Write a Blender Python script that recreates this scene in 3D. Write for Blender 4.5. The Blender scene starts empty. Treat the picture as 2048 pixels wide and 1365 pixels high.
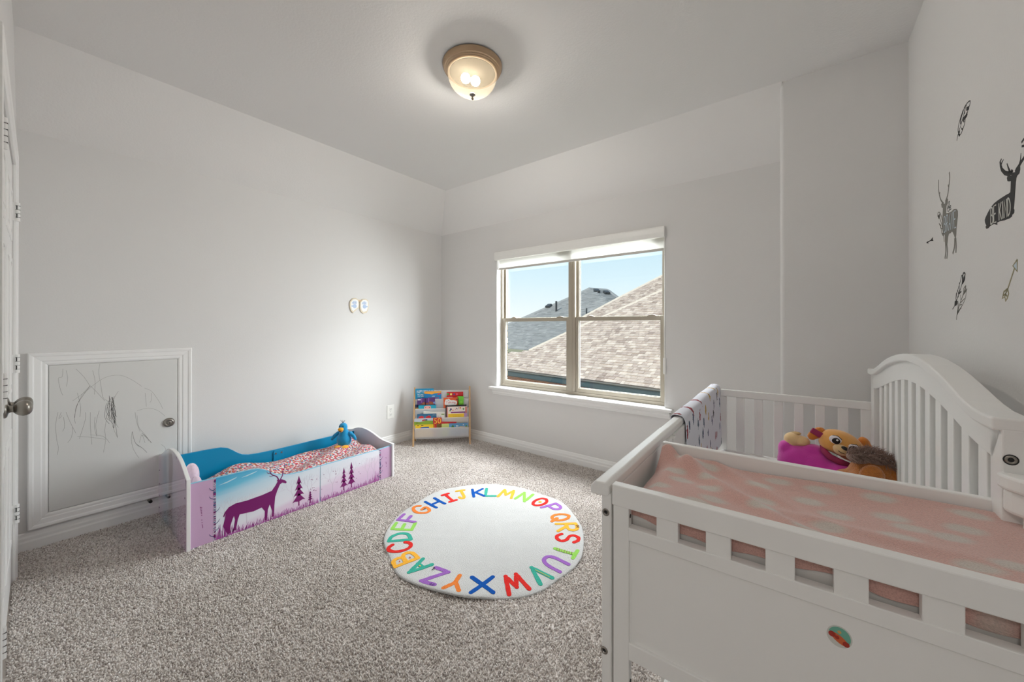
import bpy, bmesh, math, random
from mathutils import Vector, Matrix
random.seed(7)
S = bpy.context.scene
COL = S.collection
PI = math.pi

# ------------------------------------------------------------------ camera, world, sun, exposure
F, YAW, PIT, PY = 744.5, .657, .0018, 652.0
CAM = Vector((3.46, -3.07, 1.27))
sn, cs = math.sin(YAW), math.cos(YAW)
cam = bpy.data.cameras.new('camera'); co = bpy.data.objects.new('camera', cam); COL.objects.link(co)
co.location = CAM; co.rotation_euler = (PI/2 + PIT, 0, YAW)
cam.sensor_width = 36; cam.lens = 36*F/2048; cam.shift_y = -(682.5-PY)/2048; cam.clip_start = .01; cam.clip_end = 300
S.camera = co
S.view_settings.view_transform = 'Standard'; S.view_settings.look = 'None'
S.view_settings.gamma = 1; S.view_settings.use_curve_mapping = False
S.view_settings.exposure = 0.87
S.cycles.max_bounces = 12; S.cycles.diffuse_bounces = 8; S.cycles.transparent_max_bounces = 16
S.cycles.sample_clamp_indirect = 6; S.cycles.caustics_reflective = False; S.cycles.caustics_refractive = False
S.cycles.use_denoising = True
BULB = 270.0
w = bpy.data.worlds.new('sky'); S.world = w; w.use_nodes = True
nt = w.node_tree; nt.nodes.clear()
tc = nt.nodes.new('ShaderNodeTexCoord'); sx = nt.nodes.new('ShaderNodeSeparateXYZ'); cr = nt.nodes.new('ShaderNodeValToRGB')
bg = nt.nodes.new('ShaderNodeBackground'); wo = nt.nodes.new('ShaderNodeOutputWorld')
nt.links.new(tc.outputs['Generated'], sx.inputs[0]); nt.links.new(sx.outputs['Z'], cr.inputs[0])
nt.links.new(cr.outputs[0], bg.inputs[0]); nt.links.new(bg.outputs[0], wo.inputs[0])
e = cr.color_ramp.elements
e[0].position = 0.0; e[0].color = (.92, .955, .97, 1)
e[1].position = 1.0; e[1].color = (.22, .42, .72, 1)
a = e.new(.12); a.color = (.70, .87, .96, 1)
a = e.new(.30); a.color = (.46, .72, .88, 1)
bg.inputs[1].default_value = .63
sun = bpy.data.lights.new('sun', 'SUN'); sun.energy = 1.95; sun.angle = .009; sun.color = (1, .95, .88)
so = bpy.data.objects.new('sun', sun); COL.objects.link(so)
so.rotation_euler = (math.radians(42), 0, math.radians(-25))   # from behind the house: lights the roofs, not the room

# daylight: two large soft area lights out of doors, above and to the side of the window
def daylight(name, loc, look, sx, sy, watts):
    l = bpy.data.lights.new(name, 'AREA'); l.shape = 'RECTANGLE'; l.size = sx; l.size_y = sy; l.energy = watts; l.color = (.97, .985, 1)
    o = bpy.data.objects.new(name, l); COL.objects.link(o); o.location = loc
    o.rotation_euler = (Vector(look)-Vector(loc)).to_track_quat('-Z', 'Y').to_euler()
daylight('daylight_above', (1.75, 1.1, 2.95), (1.75, -1.2, .6), 2.6, 1.3, 235)
daylight('daylight_side', (3.75, 1.75, 1.7), (.9, -1.3, .9), 2.0, 2.4, 160)
hl_ = bpy.data.lights.new('crib_fill_light', 'AREA'); hl_.shape = 'DISK'; hl_.size = .45; hl_.energy = 7.5; hl_.color = (1, .96, .92)   # unseen fill light, added behind the camera to brighten the crib front
ho = bpy.data.objects.new('crib_fill_light', hl_); COL.objects.link(ho); ho.location = (3.42, -4.55, 2.38)
# ------------------------------------------------------------------ pixel -> point on a plane of the room
def ray(x, y):
    a = (x-1024)/F; b = -(y-PY)/F
    cp, sp = math.cos(PIT), math.sin(PIT)
    fw = cp-b*sp; u = sp+b*cp
    return Vector((cs*a-sn*fw, sn*a+cs*fw, u))
def on(i, x, y, v):
    d = ray(x, y); return CAM + d*((v-CAM[i])/d[i])
def onX(x, y, v): return on(0, x, y, v)
def onY(x, y, v): return on(1, x, y, v)
def onZ(x, y, v): return on(2, x, y, v)
CRA = .026; CRO = Vector((3.094, -2.255, 0))
CRM = Matrix.Translation(CRO) @ Matrix.Rotation(CRA, 4, 'Z'); CRI = CRM.inverted()
def onC(i, x, y, v):                       # the same in the crib's own axes
    o = CRI @ CAM; d = CRI.to_3x3() @ ray(x, y)
    return o + d*((v-o[i])/d[i])

# ------------------------------------------------------------------ materials
MATS = {}
def nodes(name):
    m = bpy.data.materials.new(name); m.use_nodes = True
    t = m.node_tree; b = t.nodes['Principled BSDF']
    return m, t, b
def N(t, typ, **kw):
    n = t.nodes.new(typ)
    for k, v in kw.items():
        if k in n.inputs: n.inputs[k].default_value = v
        else: setattr(n, k, v)
    return n
def srgb(r, g, b):
    f = lambda c: (c/255/12.92) if c/255 <= .04045 else ((c/255+.055)/1.055)**2.4
    return (f(r), f(g), f(b), 1)
def mat(name, col, rough=.5, metal=0, spec=.5, noise=0, nscale=8, bump=0, bscale=200, trans=0, bdist=.002, sheen=0, coat=0):
    if name in MATS: return MATS[name]
    m, t, b = nodes(name)
    b.inputs['Base Color'].default_value = col; b.inputs['Roughness'].default_value = rough
    b.inputs['Metallic'].default_value = metal; b.inputs['Specular IOR Level'].default_value = spec
    if sheen: b.inputs['Sheen Weight'].default_value = sheen
    if coat: b.inputs['Coat Weight'].default_value = coat
    tcn = N(t, 'ShaderNodeTexCoord')
    if noise:
        nz = N(t, 'ShaderNodeTexNoise', Scale=nscale, Detail=4.0); t.links.new(tcn.outputs['Object'], nz.inputs['Vector'])
        mx = N(t, 'ShaderNodeMix', data_type='RGBA')
        mx.inputs[6].default_value = tuple(c*(1-noise) for c in col[:3])+(1,)
        mx.inputs[7].default_value = tuple(min(1, c*(1+noise)) for c in col[:3])+(1,)
        t.links.new(nz.outputs[0], mx.inputs[0]); t.links.new(mx.outputs[2], b.inputs['Base Color'])
    if bump:
        nb = N(t, 'ShaderNodeTexNoise', Scale=bscale, Detail=2.0); t.links.new(tcn.outputs['Object'], nb.inputs['Vector'])
        bp = N(t, 'ShaderNodeBump', Strength=bump, Distance=bdist); t.links.new(nb.outputs[0], bp.inputs['Height'])
        t.links.new(bp.outputs[0], b.inputs['Normal'])
    MATS[name] = m; return m

WALL = mat('wall_paint', srgb(221, 220, 219), .75, spec=.2, noise=.012, nscale=3, bump=.13, bscale=110, bdist=.003)
CEIL = mat('ceiling_paint', srgb(229, 228, 227), .8, spec=.15, bump=.2, bscale=90, bdist=.004)
TRIM = mat('white_trim_paint', srgb(240, 240, 239), .35, spec=.4, noise=.01, nscale=5)
DOORP = mat('access_panel_paint', srgb(219, 219, 217), .28, spec=.35, noise=.015, nscale=4)
CRIBW = mat('white_crib_paint', srgb(238, 238, 236), .32, spec=.45, noise=.012, nscale=6, bump=.05, bscale=60)
NICKEL = mat('satin_nickel', srgb(150, 145, 138), .28, 1, noise=.05, nscale=30)
BRASS = mat('brushed_bronze_nickel', srgb(186, 160, 132), .3, 1, noise=.06, nscale=20)
VINYL = mat('tan_window_vinyl', srgb(170, 161, 146), .45, spec=.4, noise=.01)
BLACK = mat('black_rubber', (.012, .012, .012, 1), .6)
WHITEP = mat('white_plastic', srgb(236, 236, 233), .4, noise=.01)
DARKSLOT = mat('dark_slot', (.03, .03, .03, 1), .6)

def carpet_mat(name, base):
    m, t, b = nodes(name)
    tcn = N(t, 'ShaderNodeTexCoord'); oi = t.nodes.new('ShaderNodeObjectInfo'); geo = t.nodes.new('ShaderNodeNewGeometry')
    n2 = N(t, 'ShaderNodeTexNoise', Scale=2.2, Detail=4.0); t.links.new(geo.outputs['Position'], n2.inputs['Vector'])
    n1 = N(t, 'ShaderNodeTexNoise', Scale=230.0, Detail=2.0); t.links.new(geo.outputs['Position'], n1.inputs['Vector'])
    r = N(t, 'ShaderNodeValToRGB'); els = r.color_ramp.elements
    els[0].position = .0; els[0].color = srgb(168, 159, 154); els[1].position = 1; els[1].color = srgb(240, 236, 234)
    q = els.new(.35); q.color = srgb(213, 206, 201); q = els.new(.8); q.color = srgb(230, 224, 220)
    if base: t.links.new(n1.outputs[0], r.inputs[0])
    else: t.links.new(oi.outputs['Random'], r.inputs[0])
    mx = N(t, 'ShaderNodeMix', data_type='RGBA', blend_type='MULTIPLY'); mx.inputs[0].default_value = 1
    r2 = N(t, 'ShaderNodeValToRGB'); r2.color_ramp.elements[0].position = .35; r2.color_ramp.elements[1].position = .65
    r2.color_ramp.elements[0].color = (.88, .87, .855, 1); r2.color_ramp.elements[1].color = (1, 1, 1, 1)
    t.links.new(n2.outputs[0], r2.inputs[0]); t.links.new(r.outputs[0], mx.inputs[6]); t.links.new(r2.outputs[0], mx.inputs[7])
    t.links.new(mx.outputs[2], b.inputs['Base Color'])
    b.inputs['Roughness'].default_value = 1; b.inputs['Specular IOR Level'].default_value = .05
    return m
CARPET = carpet_mat('beige_carpet', True); TUFT = carpet_mat('beige_yarn', False)

# ------------------------------------------------------------------ mesh helpers
class MB:
    def __init__(self): self.v = []; self.f = []; self.m = []
    def add(self, vs, fs, mi=0):
        o = len(self.v); self.v += [tuple(p) for p in vs]
        for f in fs: self.f.append(tuple(i+o for i in f)); self.m.append(mi)
        return self
    def box(self, lo, hi, mi=0):
        (x0, y0, z0), (x1, y1, z1) = lo, hi
        return self.add([(x0,y0,z0),(x1,y0,z0),(x1,y1,z0),(x0,y1,z0),(x0,y0,z1),(x1,y0,z1),(x1,y1,z1),(x0,y1,z1)],
                 [(0,3,2,1),(4,5,6,7),(0,1,5,4),(1,2,6,5),(2,3,7,6),(3,0,4,7)], mi)
    def prism(self, pts, d, mi=0):                     # closed outline of 3D points swept by vector d
        n = len(pts); P = [Vector(p) for p in pts]; d = Vector(d)
        nrm = Vector((0, 0, 0))
        for i in range(n): nrm += P[i].cross(P[(i+1) % n])
        if nrm.dot(d) > 0: P.reverse()
        self.add(P + [p+d for p in P], [tuple(range(n)), tuple(range(2*n-1, n-1, -1))] +
                 [((i+1) % n, i, n+i, n+(i+1) % n) for i in range(n)], mi)
        return self
    def tube(self, path, r, k=10, mi=0, cap=True):
        P = [Vector(p) for p in path]; n = len(P); rs = r if isinstance(r, (list, tuple)) else [r]*n
        vs = []; ref = None
        for i in range(n):
            t = (P[min(i+1, n-1)]-P[max(i-1, 0)]).normalized()
            if ref is None: ref = Vector((0, 0, 1)) if abs(t.z) < .9 else Vector((1, 0, 0))
            a = (ref - t*ref.dot(t)).normalized(); b = t.cross(a); ref = a
            for j in range(k):
                q = 2*PI*j/k; vs.append(P[i] + (a*math.cos(q)+b*math.sin(q))*rs[i])
        fs = [(i*k+j, i*k+(j+1) % k, (i+1)*k+(j+1) % k, (i+1)*k+j) for i in range(n-1) for j in range(k)]
        if cap: fs += [tuple(range(k-1, -1, -1)), tuple(range((n-1)*k, n*k))]
        return self.add(vs, fs, mi)
    def lathe(self, prof, M=None, k=28, mi=0):         # prof: (r, h) up the local Z axis of M
        M = M or Matrix.Identity(4); vs = []; n = len(prof)
        for r, h in prof:
            for j in range(k):
                q = 2*PI*j/k; vs.append(M @ Vector((r*math.cos(q), r*math.sin(q), h)))
        fs = [(i*k+j, i*k+(j+1) % k, (i+1)*k+(j+1) % k, (i+1)*k+j) for i in range(n-1) for j in range(k)]
        fs += [tuple(range(k-1, -1, -1)), tuple(range((n-1)*k, n*k))]
        return self.add(vs, fs, mi)
    def ell(self, c, r, R=None, k=16, mi=0):           # ellipsoid
        R = R or Matrix.Identity(3); vs = []; c = Vector(c); h = k//2
        for i in range(1, h):
            p = PI*i/h
            for j in range(k):
                q = 2*PI*j/k
                vs.append(c + R @ Vector((r[0]*math.sin(p)*math.cos(q), r[1]*math.sin(p)*math.sin(q), r[2]*math.cos(p))))
        fs = [(i*k+(j+1) % k, i*k+j, (i+1)*k+j, (i+1)*k+(j+1) % k) for i in range(h-2) for j in range(k)]
        T = len(vs); vs += [c + R @ Vector((0, 0, r[2])), c + R @ Vector((0, 0, -r[2]))]
        fs += [(T, j, (j+1) % k) for j in range(k)] + [(T+1, (h-2)*k+(j+1) % k, (h-2)*k+j) for j in range(k)]
        return self.add(vs, fs, mi)
    def stroke(self, pts, w, nrm, th, taper=0, mi=0):  # flat painted/pile stroke along 3D points, proud by th
        P = [Vector(p) for p in pts]; nrm = Vector(nrm).normalized(); n = len(P)
        ws = w if isinstance(w, (list, tuple)) else [w]*n
        L = []; R = []
        for i in range(n):
            t = (P[min(i+1, n-1)]-P[max(i-1, 0)]); t = t - nrm*t.dot(nrm)
            if t.length < 1e-9: t = Vector((1, 0, 0))
            s = nrm.cross(t.normalized())*(ws[i]/2)
            L.append(P[i]+s); R.append(P[i]-s)
        ring = R + L[::-1]; m = len(ring); d = nrm*th
        vs = [p+d for p in ring] + list(ring)
        fs = [(i, i+1, m-2-i, m-1-i) for i in range(n-1)] + [(m+i, m+(i+1) % m, (i+1) % m, i) for i in range(m)]
        self.add(vs, fs, mi)
        return self
    def disc(self, c, r, nrm, th, k=12, mi=0, sx=1):
        nrm = Vector(nrm).normalized(); a = nrm.orthogonal().normalized(); b = nrm.cross(a); c = Vector(c)
        return self.prism([c+(a*math.cos(2*PI*j/k)*sx+b*math.sin(2*PI*j/k))*r for j in range(k)], nrm*th, mi)
    def grid(self, fn, nu, nv, mi=0):
        vs = [fn(i/(nu-1), j/(nv-1)) for j in range(nv) for i in range(nu)]
        return self.add(vs, [(j*nu+i, j*nu+i+1, (j+1)*nu+i+1, (j+1)*nu+i) for j in range(nv-1) for i in range(nu-1)], mi)
    def mesh(self, name, mats):
        me = bpy.data.meshes.new(name); me.from_pydata(self.v, [], self.f)
        for m in (mats if isinstance(mats, (list, tuple)) else [mats]): me.materials.append(m)
        me.polygons.foreach_set('material_index', self.m); me.validate(); me.update()
        return me
    def build(self, name, mats, parent=None, bevel=0, smooth=False, seg=2, sub=0):
        o = bpy.data.objects.new(name, self.mesh(name, mats)); COL.objects.link(o)
        if parent: o.parent = parent
        if bevel:
            b = o.modifiers.new('bevel', 'BEVEL'); b.width = bevel; b.segments = seg; b.limit_method = 'ANGLE'; b.angle_limit = .7
        if sub:
            s = o.modifiers.new('sub', 'SUBSURF'); s.levels = sub; s.render_levels = sub
        if smooth: o.data.polygons.foreach_set('use_smooth', [True]*len(o.data.polygons))
        return o
def empty(name, loc=(0, 0, 0), rz=0, parent=None):
    o = bpy.data.objects.new(name, None); COL.objects.link(o); o.location = loc; o.rotation_euler = (0, 0, rz); o.empty_display_size = .05
    if parent: o.parent = parent
    return o
def tag(o, label, cat, group=None, kind=None):
    o['label'] = label; o['category'] = cat
    if group: o['group'] = group
    if kind: o['kind'] = kind
    return o
def struct(o): o['kind'] = 'structure'; return o
def plabel(o, s): o['label'] = s; return o
def copy(o, parent, loc=None):
    c = o.copy(); COL.objects.link(c); c.parent = parent
    if loc is not None: c.location = loc
    return c
def copy_tree(o, parent=None):
    c = o.copy(); COL.objects.link(c); c.parent = parent
    for ch in list(o.children): copy_tree(ch, c)
    return c
def arc(c, r, a0, a1, n=8):
    return [(c[0]+r*math.cos(math.radians(a0+(a1-a0)*i/n)), c[1]+r*math.sin(math.radians(a0+(a1-a0)*i/n))) for i in range(n+1)]
def smoothline(pts, n=4):                                # Catmull-Rom
    P = [Vector(p) for p in pts]; out = []
    for i in range(len(P)-1):
        a, b, c, d = P[max(i-1, 0)], P[i], P[i+1], P[min(i+2, len(P)-1)]
        for k in range(n):
            t = k/n
            out.append(.5*((2*b)+(c-a)*t+(2*a-5*b+4*c-d)*t*t+(3*b-a-3*c+d)*t**3))
    return out+[P[-1]]
def interp(tab, x):
    if x <= tab[0][0]: return tab[0][1]
    for (a, b), (c, d) in zip(tab, tab[1:]):
        if x <= c: return b+(d-b)*(x-a)/(c-a) if c > a else d
    return tab[-1][1]
def casing(rect, prof, map3, sides='lrtb'):              # mitred moulding round a rectangle; prof: (outward offset, depth)
    y0, y1, z0, z1 = rect; mb = MB(); n = len(prof)
    c = lambda o: [(y0-o, z0-o if 'b' in sides else z0), (y1+o, z0-o if 'b' in sides else z0), (y1+o, z1+o), (y0-o, z1+o)]
    loops = [c(o) for o, d in prof]
    def leg(i, j):
        vs = []
        for (o, d), L in zip(prof, loops): vs += [map3(*L[i], d), map3(*L[j], d)]
        fs = [(2*k, 2*k+1, 2*k+3, 2*k+2) for k in range(n-1)]
        fs += [(2*n-2, 2*n-1, 1, 0), tuple(2*k for k in range(n)), tuple(2*k+1 for k in range(n-1, -1, -1))]
        mb.add(vs, fs)
    for s, (i, j) in dict(b=(0, 1), r=(1, 2), t=(2, 3), l=(3, 0)).items():
        if s in sides: leg(i, j)
    return mb
FONTC = {}
def text_faces(s):                                       # flat lettering as (2D verts 0..1, faces)
    if s in FONTC: return FONTC[s]
    cu = bpy.data.curves.new('lettering', 'FONT'); cu.body = s; cu.resolution_u = 3
    ob = bpy.data.objects.new('lettering', cu); me = bpy.data.meshes.new_from_object(ob)
    vs = [(v.co.x, v.co.y) for v in me.vertices]; fs = [tuple(p.vertices) for p in me.polygons]
    bpy.data.objects.remove(ob); bpy.data.curves.remove(cu); bpy.data.meshes.remove(me)
    x0 = min(v[0] for v in vs); x1 = max(v[0] for v in vs); y0 = min(v[1] for v in vs); y1 = max(v[1] for v in vs)
    FONTC[s] = ([((x-x0)/(x1-x0), (y-y0)/(y1-y0)) for x, y in vs], fs); return FONTC[s]
def quadmap(q):                                          # q: bl, br, tr, tl
    q = [Vector(p) for p in q]
    return lambda s, t: q[0]*(1-s)*(1-t)+q[1]*s*(1-t)+q[2]*s*t+q[3]*(1-s)*t
def text_mb(s, q, mb=None, mi=0):
    mb = mb or MB(); vs, fs = text_faces(s); m = quadmap(q)
    return mb.add([m(x, y) for x, y in vs], fs, mi)

STROKES = dict(
 A=[[(0,0),(.5,1),(1,0)],[(.2,.38),(.8,.38)]], B=[[(0,0),(0,1)],[(0,1),(.6,.97),(.8,.78),(.6,.55),(0,.53)],[(.0,.53),(.75,.5),(1,.28),(.75,.05),(0,0)]],
 C=[[(1,.8),(.75,.98),(.4,1),(.1,.75),(0,.45),(.12,.15),(.45,0),(.8,.05),(1,.2)]], D=[[(0,0),(.05,1)],[(.05,1),(.6,.92),(1,.55),(.75,.15),(0,0)]],
 E=[[(1,1),(0,1),(0,0),(1,0)],[(0,.52),(.8,.52)]], F=[[(1,1),(0,1),(0,0)],[(0,.52),(.8,.52)]],
 G=[[(.95,.8),(.7,1),(.35,1),(.05,.7),(0,.35),(.3,.02),(.7,.02),(.98,.25),(.98,.48),(.55,.48)]], H=[[(0,0),(0,1)],[(1,0),(1,1)],[(0,.5),(1,.5)]],
 I=[[(.5,0),(.5,1)],[(.1,1),(.9,1)],[(.1,0),(.9,0)]], J=[[(.1,1),(1,1)],[(.6,1),(.6,.25),(.4,.02),(.1,.05),(0,.25)]],
 K=[[(0,0),(0,1)],[(1,1),(0,.42)],[(.25,.55),(1,0)]], L=[[(0,1),(0,0),(1,0)]], M=[[(0,0),(.15,1),(.5,.3),(.85,1),(1,0)]], N=[[(0,0),(.05,1),(.95,0),(1,1)]],
 O=[[(.5,1),(.15,.85),(0,.5),(.15,.15),(.5,0),(.85,.15),(1,.5),(.85,.85),(.5,1)]], P=[[(0,0),(0,1)],[(0,1),(.7,1),(1,.78),(.7,.52),(0,.48)]],
 Q=[[(.5,1),(.15,.85),(0,.5),(.15,.18),(.5,.05),(.85,.18),(1,.5),(.85,.85),(.5,1)],[(.55,.3),(1,-.1)]],
 R=[[(0,0),(0,1)],[(0,1),(.7,1),(.95,.78),(.7,.55),(0,.5)],[(.3,.5),(1,0)]], S=[[(1,.82),(.7,1),(.3,1),(.05,.78),(.25,.56),(.75,.46),(.97,.22),(.7,0),(.3,0),(0,.18)]],
 T=[[(0,1),(1,1)],[(.5,1),(.5,0)]], U=[[(0,1),(.02,.35),(.25,.03),(.7,.03),(.97,.35),(1,1)]], V=[[(0,1),(.5,0),(1,1)]], W=[[(0,1),(.22,0),(.5,.75),(.78,0),(1,1)]],
 X=[[(0,0),(1,1)],[(0,1),(1,0)]], Y=[[(0,1),(.5,.5),(1,1)],[(.5,.5),(.5,0)]], Z=[[(0,1),(1,1),(0,0),(1,0)]])
CURVED = set('BCDGJOPQRSU')

# ================================================================== SETTING
HB, HC, SA, SB = 2.376, 2.75, .41, .30
XJ, YJ, XR, YL = 3.37, -.29, 3.91, -3.12
WX0, WX1, WZ0, WZ1 = .882, 2.622, .625, 2.055
fl = struct(MB().box((-.15, -3.3, -.12), (4.1, .15, 0)).build('floor', CARPET))
tuft = MB().ell((0, 0, .0035), (.0034, .0030, .0050), k=6).build('yarn_tuft', TUFT, smooth=True)
COL.objects.unlink(tuft)
pile = MB().add([(0, -3.12, .0005), (XR, -3.12, .0005), (XR, 0, .0005), (0, 0, .0005)], [(0, 1, 2, 3)]).build('carpet_pile', CARPET, fl); pile['kind'] = 'stuff'
gn_ = bpy.data.node_groups.new('carpet_pile', 'GeometryNodeTree')
gn_.interface.new_socket('Geometry', in_out='INPUT', socket_type='NodeSocketGeometry'); gn_.interface.new_socket('Geometry', in_out='OUTPUT', socket_type='NodeSocketGeometry')
gi, go = gn_.nodes.new('NodeGroupInput'), gn_.nodes.new('NodeGroupOutput')
dp = gn_.nodes.new('GeometryNodeDistributePointsOnFaces'); dp.distribute_method = 'POISSON'; dp.inputs['Distance Min'].default_value = .0042; dp.inputs['Density Max'].default_value = 46000
ip = gn_.nodes.new('GeometryNodeInstanceOnPoints'); ob_ = gn_.nodes.new('GeometryNodeObjectInfo'); ob_.inputs['Object'].default_value = tuft; ob_.inputs['As Instance'].default_value = True
rv = gn_.nodes.new('FunctionNodeRandomValue'); rv.data_type = 'FLOAT_VECTOR'; rv.inputs[0].default_value = (-.55, -.55, 0); rv.inputs[1].default_value = (.55, .55, 6.28)
rs_ = gn_.nodes.new('FunctionNodeRandomValue'); rs_.data_type = 'FLOAT'; rs_.inputs[2].default_value = .7; rs_.inputs[3].default_value = 1.25
er = gn_.nodes.new('FunctionNodeEulerToRotation')
L_n = gn_.links.new
L_n(gi.outputs[0], dp.inputs[0]); L_n(dp.outputs['Points'], ip.inputs['Points']); L_n(ob_.outputs['Geometry'], ip.inputs['Instance'])
L_n(rv.outputs[0], er.inputs[0]); L_n(er.outputs[0], ip.inputs['Rotation']); L_n(rs_.outputs[1], ip.inputs['Scale']); L_n(ip.outputs[0], go.inputs[0])
pile.modifiers.new('pile', 'NODES').node_group = gn_
wl = struct(MB().box((-.15, -3.3, 0), (0, .15, HB+.5)).build('wall_left', WALL))
mb = MB()
mb.box((-.15, 0, 0), (WX0, .15, HB+.5)); mb.box((WX1, 0, 0), (4.1, .15, HB+.5))
mb.box((WX0, 0, 0), (WX1, .15, WZ0)); mb.box((WX0, 0, WZ1), (WX1, .15, HB+.5))
wb = struct(mb.build('wall_back', WALL))
prof = [(4.1, .15), (4.1, YJ)] + [(XJ+.022+.022*math.cos(math.radians(q)), YJ+.022+.022*math.sin(math.radians(q))) for q in range(270, 179, -15)] + [(XJ, .15)]
wn = struct(MB().prism([(x, y, 0) for x, y in prof], (0, 0, HC)).build('wall_niche', WALL))
struct(MB().box((XR, -3.3, 0), (4.1, .15, HC)).build('wall_right', WALL))
# ceiling: flat part plus the two slopes, as one shell with thickness
mb = MB()
mb.box((-.15, -3.3, HC), (4.1, .15, HC+.12))
mb.prism([(0, -3.3, HB), (SA, -3.3, HC), (0, -3.3, HC)], (0, 3.3, 0))
mb.prism([(0, 0, HB), (0, -SB, HC), (0, 0, HC)], (XJ+.01, 0, 0))
struct(mb.build('ceiling', CEIL))

# baseboards
BP = [(0, 0), (.0145, 0), (.0145, .05), (.0115, .06), (.0115, .075), (.008, .085), (.006, .098), (.003, .104), (0, .104)]
def baseboard(name, p0, p1, nrm):
    p0 = Vector(p0); nrm = Vector(nrm)
    return struct(MB().prism([p0+nrm*t+Vector((0, 0, h)) for t, h in BP], Vector(p1)-p0).build(name, TRIM))
baseboard('baseboard_left', (0, -3.12, 0), (0, 0, 0), (1, 0, 0))
baseboard('baseboard_back', (0, 0, 0), (XJ, 0, 0), (0, -1, 0))
baseboard('baseboard_niche', (XJ, YJ, 0), (XR, YJ, 0), (0, -1, 0))
baseboard('baseboard_right', (XR, -3.12, 0), (XR, YJ, 0), (-1, 0, 0))

# ------------------------------------------------------------------ window
win = struct(empty('window_1', ((WX0+WX1)/2, 0, WZ0)))
wl_ = lambda x, y, z: (x-(WX0+WX1)/2, y, z-WZ0)
def wbox(mb, x0, x1, y0, y1, z0, z1): return mb.box(wl_(x0, y0, z0), wl_(x1, y1, z1))
MUL0, MUL1 = 1.723, 1.792
fy0, fy1 = .068, .14
mb = MB(); wbox(mb, WX0, WX0+.028, fy0, fy1, WZ0, WZ1); wbox(mb, WX1-.028, WX1, fy0, fy1, WZ0, WZ1)
wbox(mb, WX0+.028, WX1-.028, fy0, fy1, WZ0, WZ0+.03); wbox(mb, WX0+.028, WX1-.028, fy0, fy1, WZ1-.03, WZ1)
mb.build('frame', VINYL, win, bevel=.003)
mb = MB(); wbox(mb, MUL0, MUL1, fy0-.008, fy1-.002, WZ0+.03, WZ1-.03); wbox(mb, (MUL0+MUL1)/2-.006, (MUL0+MUL1)/2+.006, fy0-.012, fy0, WZ0+.03, WZ1-.03)
mb.build('mullion', VINYL, win, bevel=.003)
def glass_mat():
    m = bpy.data.materials.new('window_glass'); m.use_nodes = True; t = m.node_tree; t.nodes.clear()
    o = t.nodes.new('ShaderNodeOutputMaterial'); mx = t.nodes.new('ShaderNodeMixShader')
    tr = t.nodes.new('ShaderNodeBsdfTransparent'); gl = t.nodes.new('ShaderNodeBsdfGlossy'); gl.inputs['Roughness'].default_value = .02
    tr.inputs[0].default_value = (.97, .985, .98, 1); mx.inputs[0].default_value = .04
    t.links.new(tr.outputs[0], mx.inputs[1]); t.links.new(gl.outputs[0], mx.inputs[2]); t.links.new(mx.outputs[0], o.inputs[0])
    return m
GLASS = glass_mat()
SEAL = mat('white_glazing_bead', srgb(225, 226, 222), .4)
MEET = 1.34
for xa, xb in ((WX0+.028, MUL0), (MUL1, WX1-.028)):
    for up in (0, 1):
        # upper sash outside, lower sash inside
        y0, y1 = (.072, .098) if not up else (.102, .128)
        z0, z1 = (WZ0+.03, MEET+.018) if not up else (MEET-.018, WZ1-.03)
        st = .03 if not up else .022
        mb = MB(); wbox(mb, xa, xa+st, y0, y1, z0, z1); wbox(mb, xb-st, xb, y0, y1, z0, z1)
        wbox(mb, xa+st, xb-st, y0, y1, z0, z0+.034); wbox(mb, xa+st, xb-st, y0, y1, z1-.034, z1)
        s = mb.build('sash', VINYL, win, bevel=.002)
        yc = (y0+y1)/2
        mb = MB(); wbox(mb, xa+st-.004, xb-st+.004, yc-.002, yc+.002, z0+.03, z1-.03)
        mb.build('pane', GLASS, s)
        mb = MB(); b = .006
        wbox(mb, xa+st, xa+st+b, yc+.004, y1-.001, z0+.034, z1-.034); wbox(mb, xb-st-b, xb-st, yc+.004, y1-.001, z0+.034, z1-.034)
        wbox(mb, xa+st, xb-st, yc+.004, y1-.001, z0+.034, z0+.034+b)
        mb.build('glazing_bead', SEAL, s)
        if not up:
            for xx in (xa+.11, xb-.14):
                mb = MB(); mb.prism([wl_(xx+a, .07, MEET+.018+h) for a, h in ((0, 0), (.08, 0), (.062, .009), (.045, .013), (.022, .009))], (0, .022, 0))
                mb.build('sash_lock', VINYL, s, bevel=.002)
# white reveal lining and sill
mb = MB(); wbox(mb, WX0-.001, WX0+.006, 0, fy0, WZ0, WZ1); wbox(mb, WX1-.006, WX1+.001, 0, fy0, WZ0, WZ1); wbox(mb, WX0, WX1, 0, fy0, WZ1-.006, WZ1)
mb.build('reveal', TRIM, win)
SIL = WZ0+.001
mb = MB(); mb.box((.815, -.062, SIL-.024), (2.685, 0, SIL)); mb.box((WX0, -.001, SIL-.02), (WX1, .07, SIL))
struct(mb.build('trim_1', TRIM, bevel=.006, seg=3))
APR = [(0, 0), (.03, 0), (.03, -.012), (.022, -.022), (.022, -.038), (.014, -.046), (.012, -.058), (0, -.058)]
struct(MB().prism([(.84, -t, SIL-.024+h) for t, h in APR], (1.82, 0, 0)).build('trim_2', TRIM))

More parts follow.
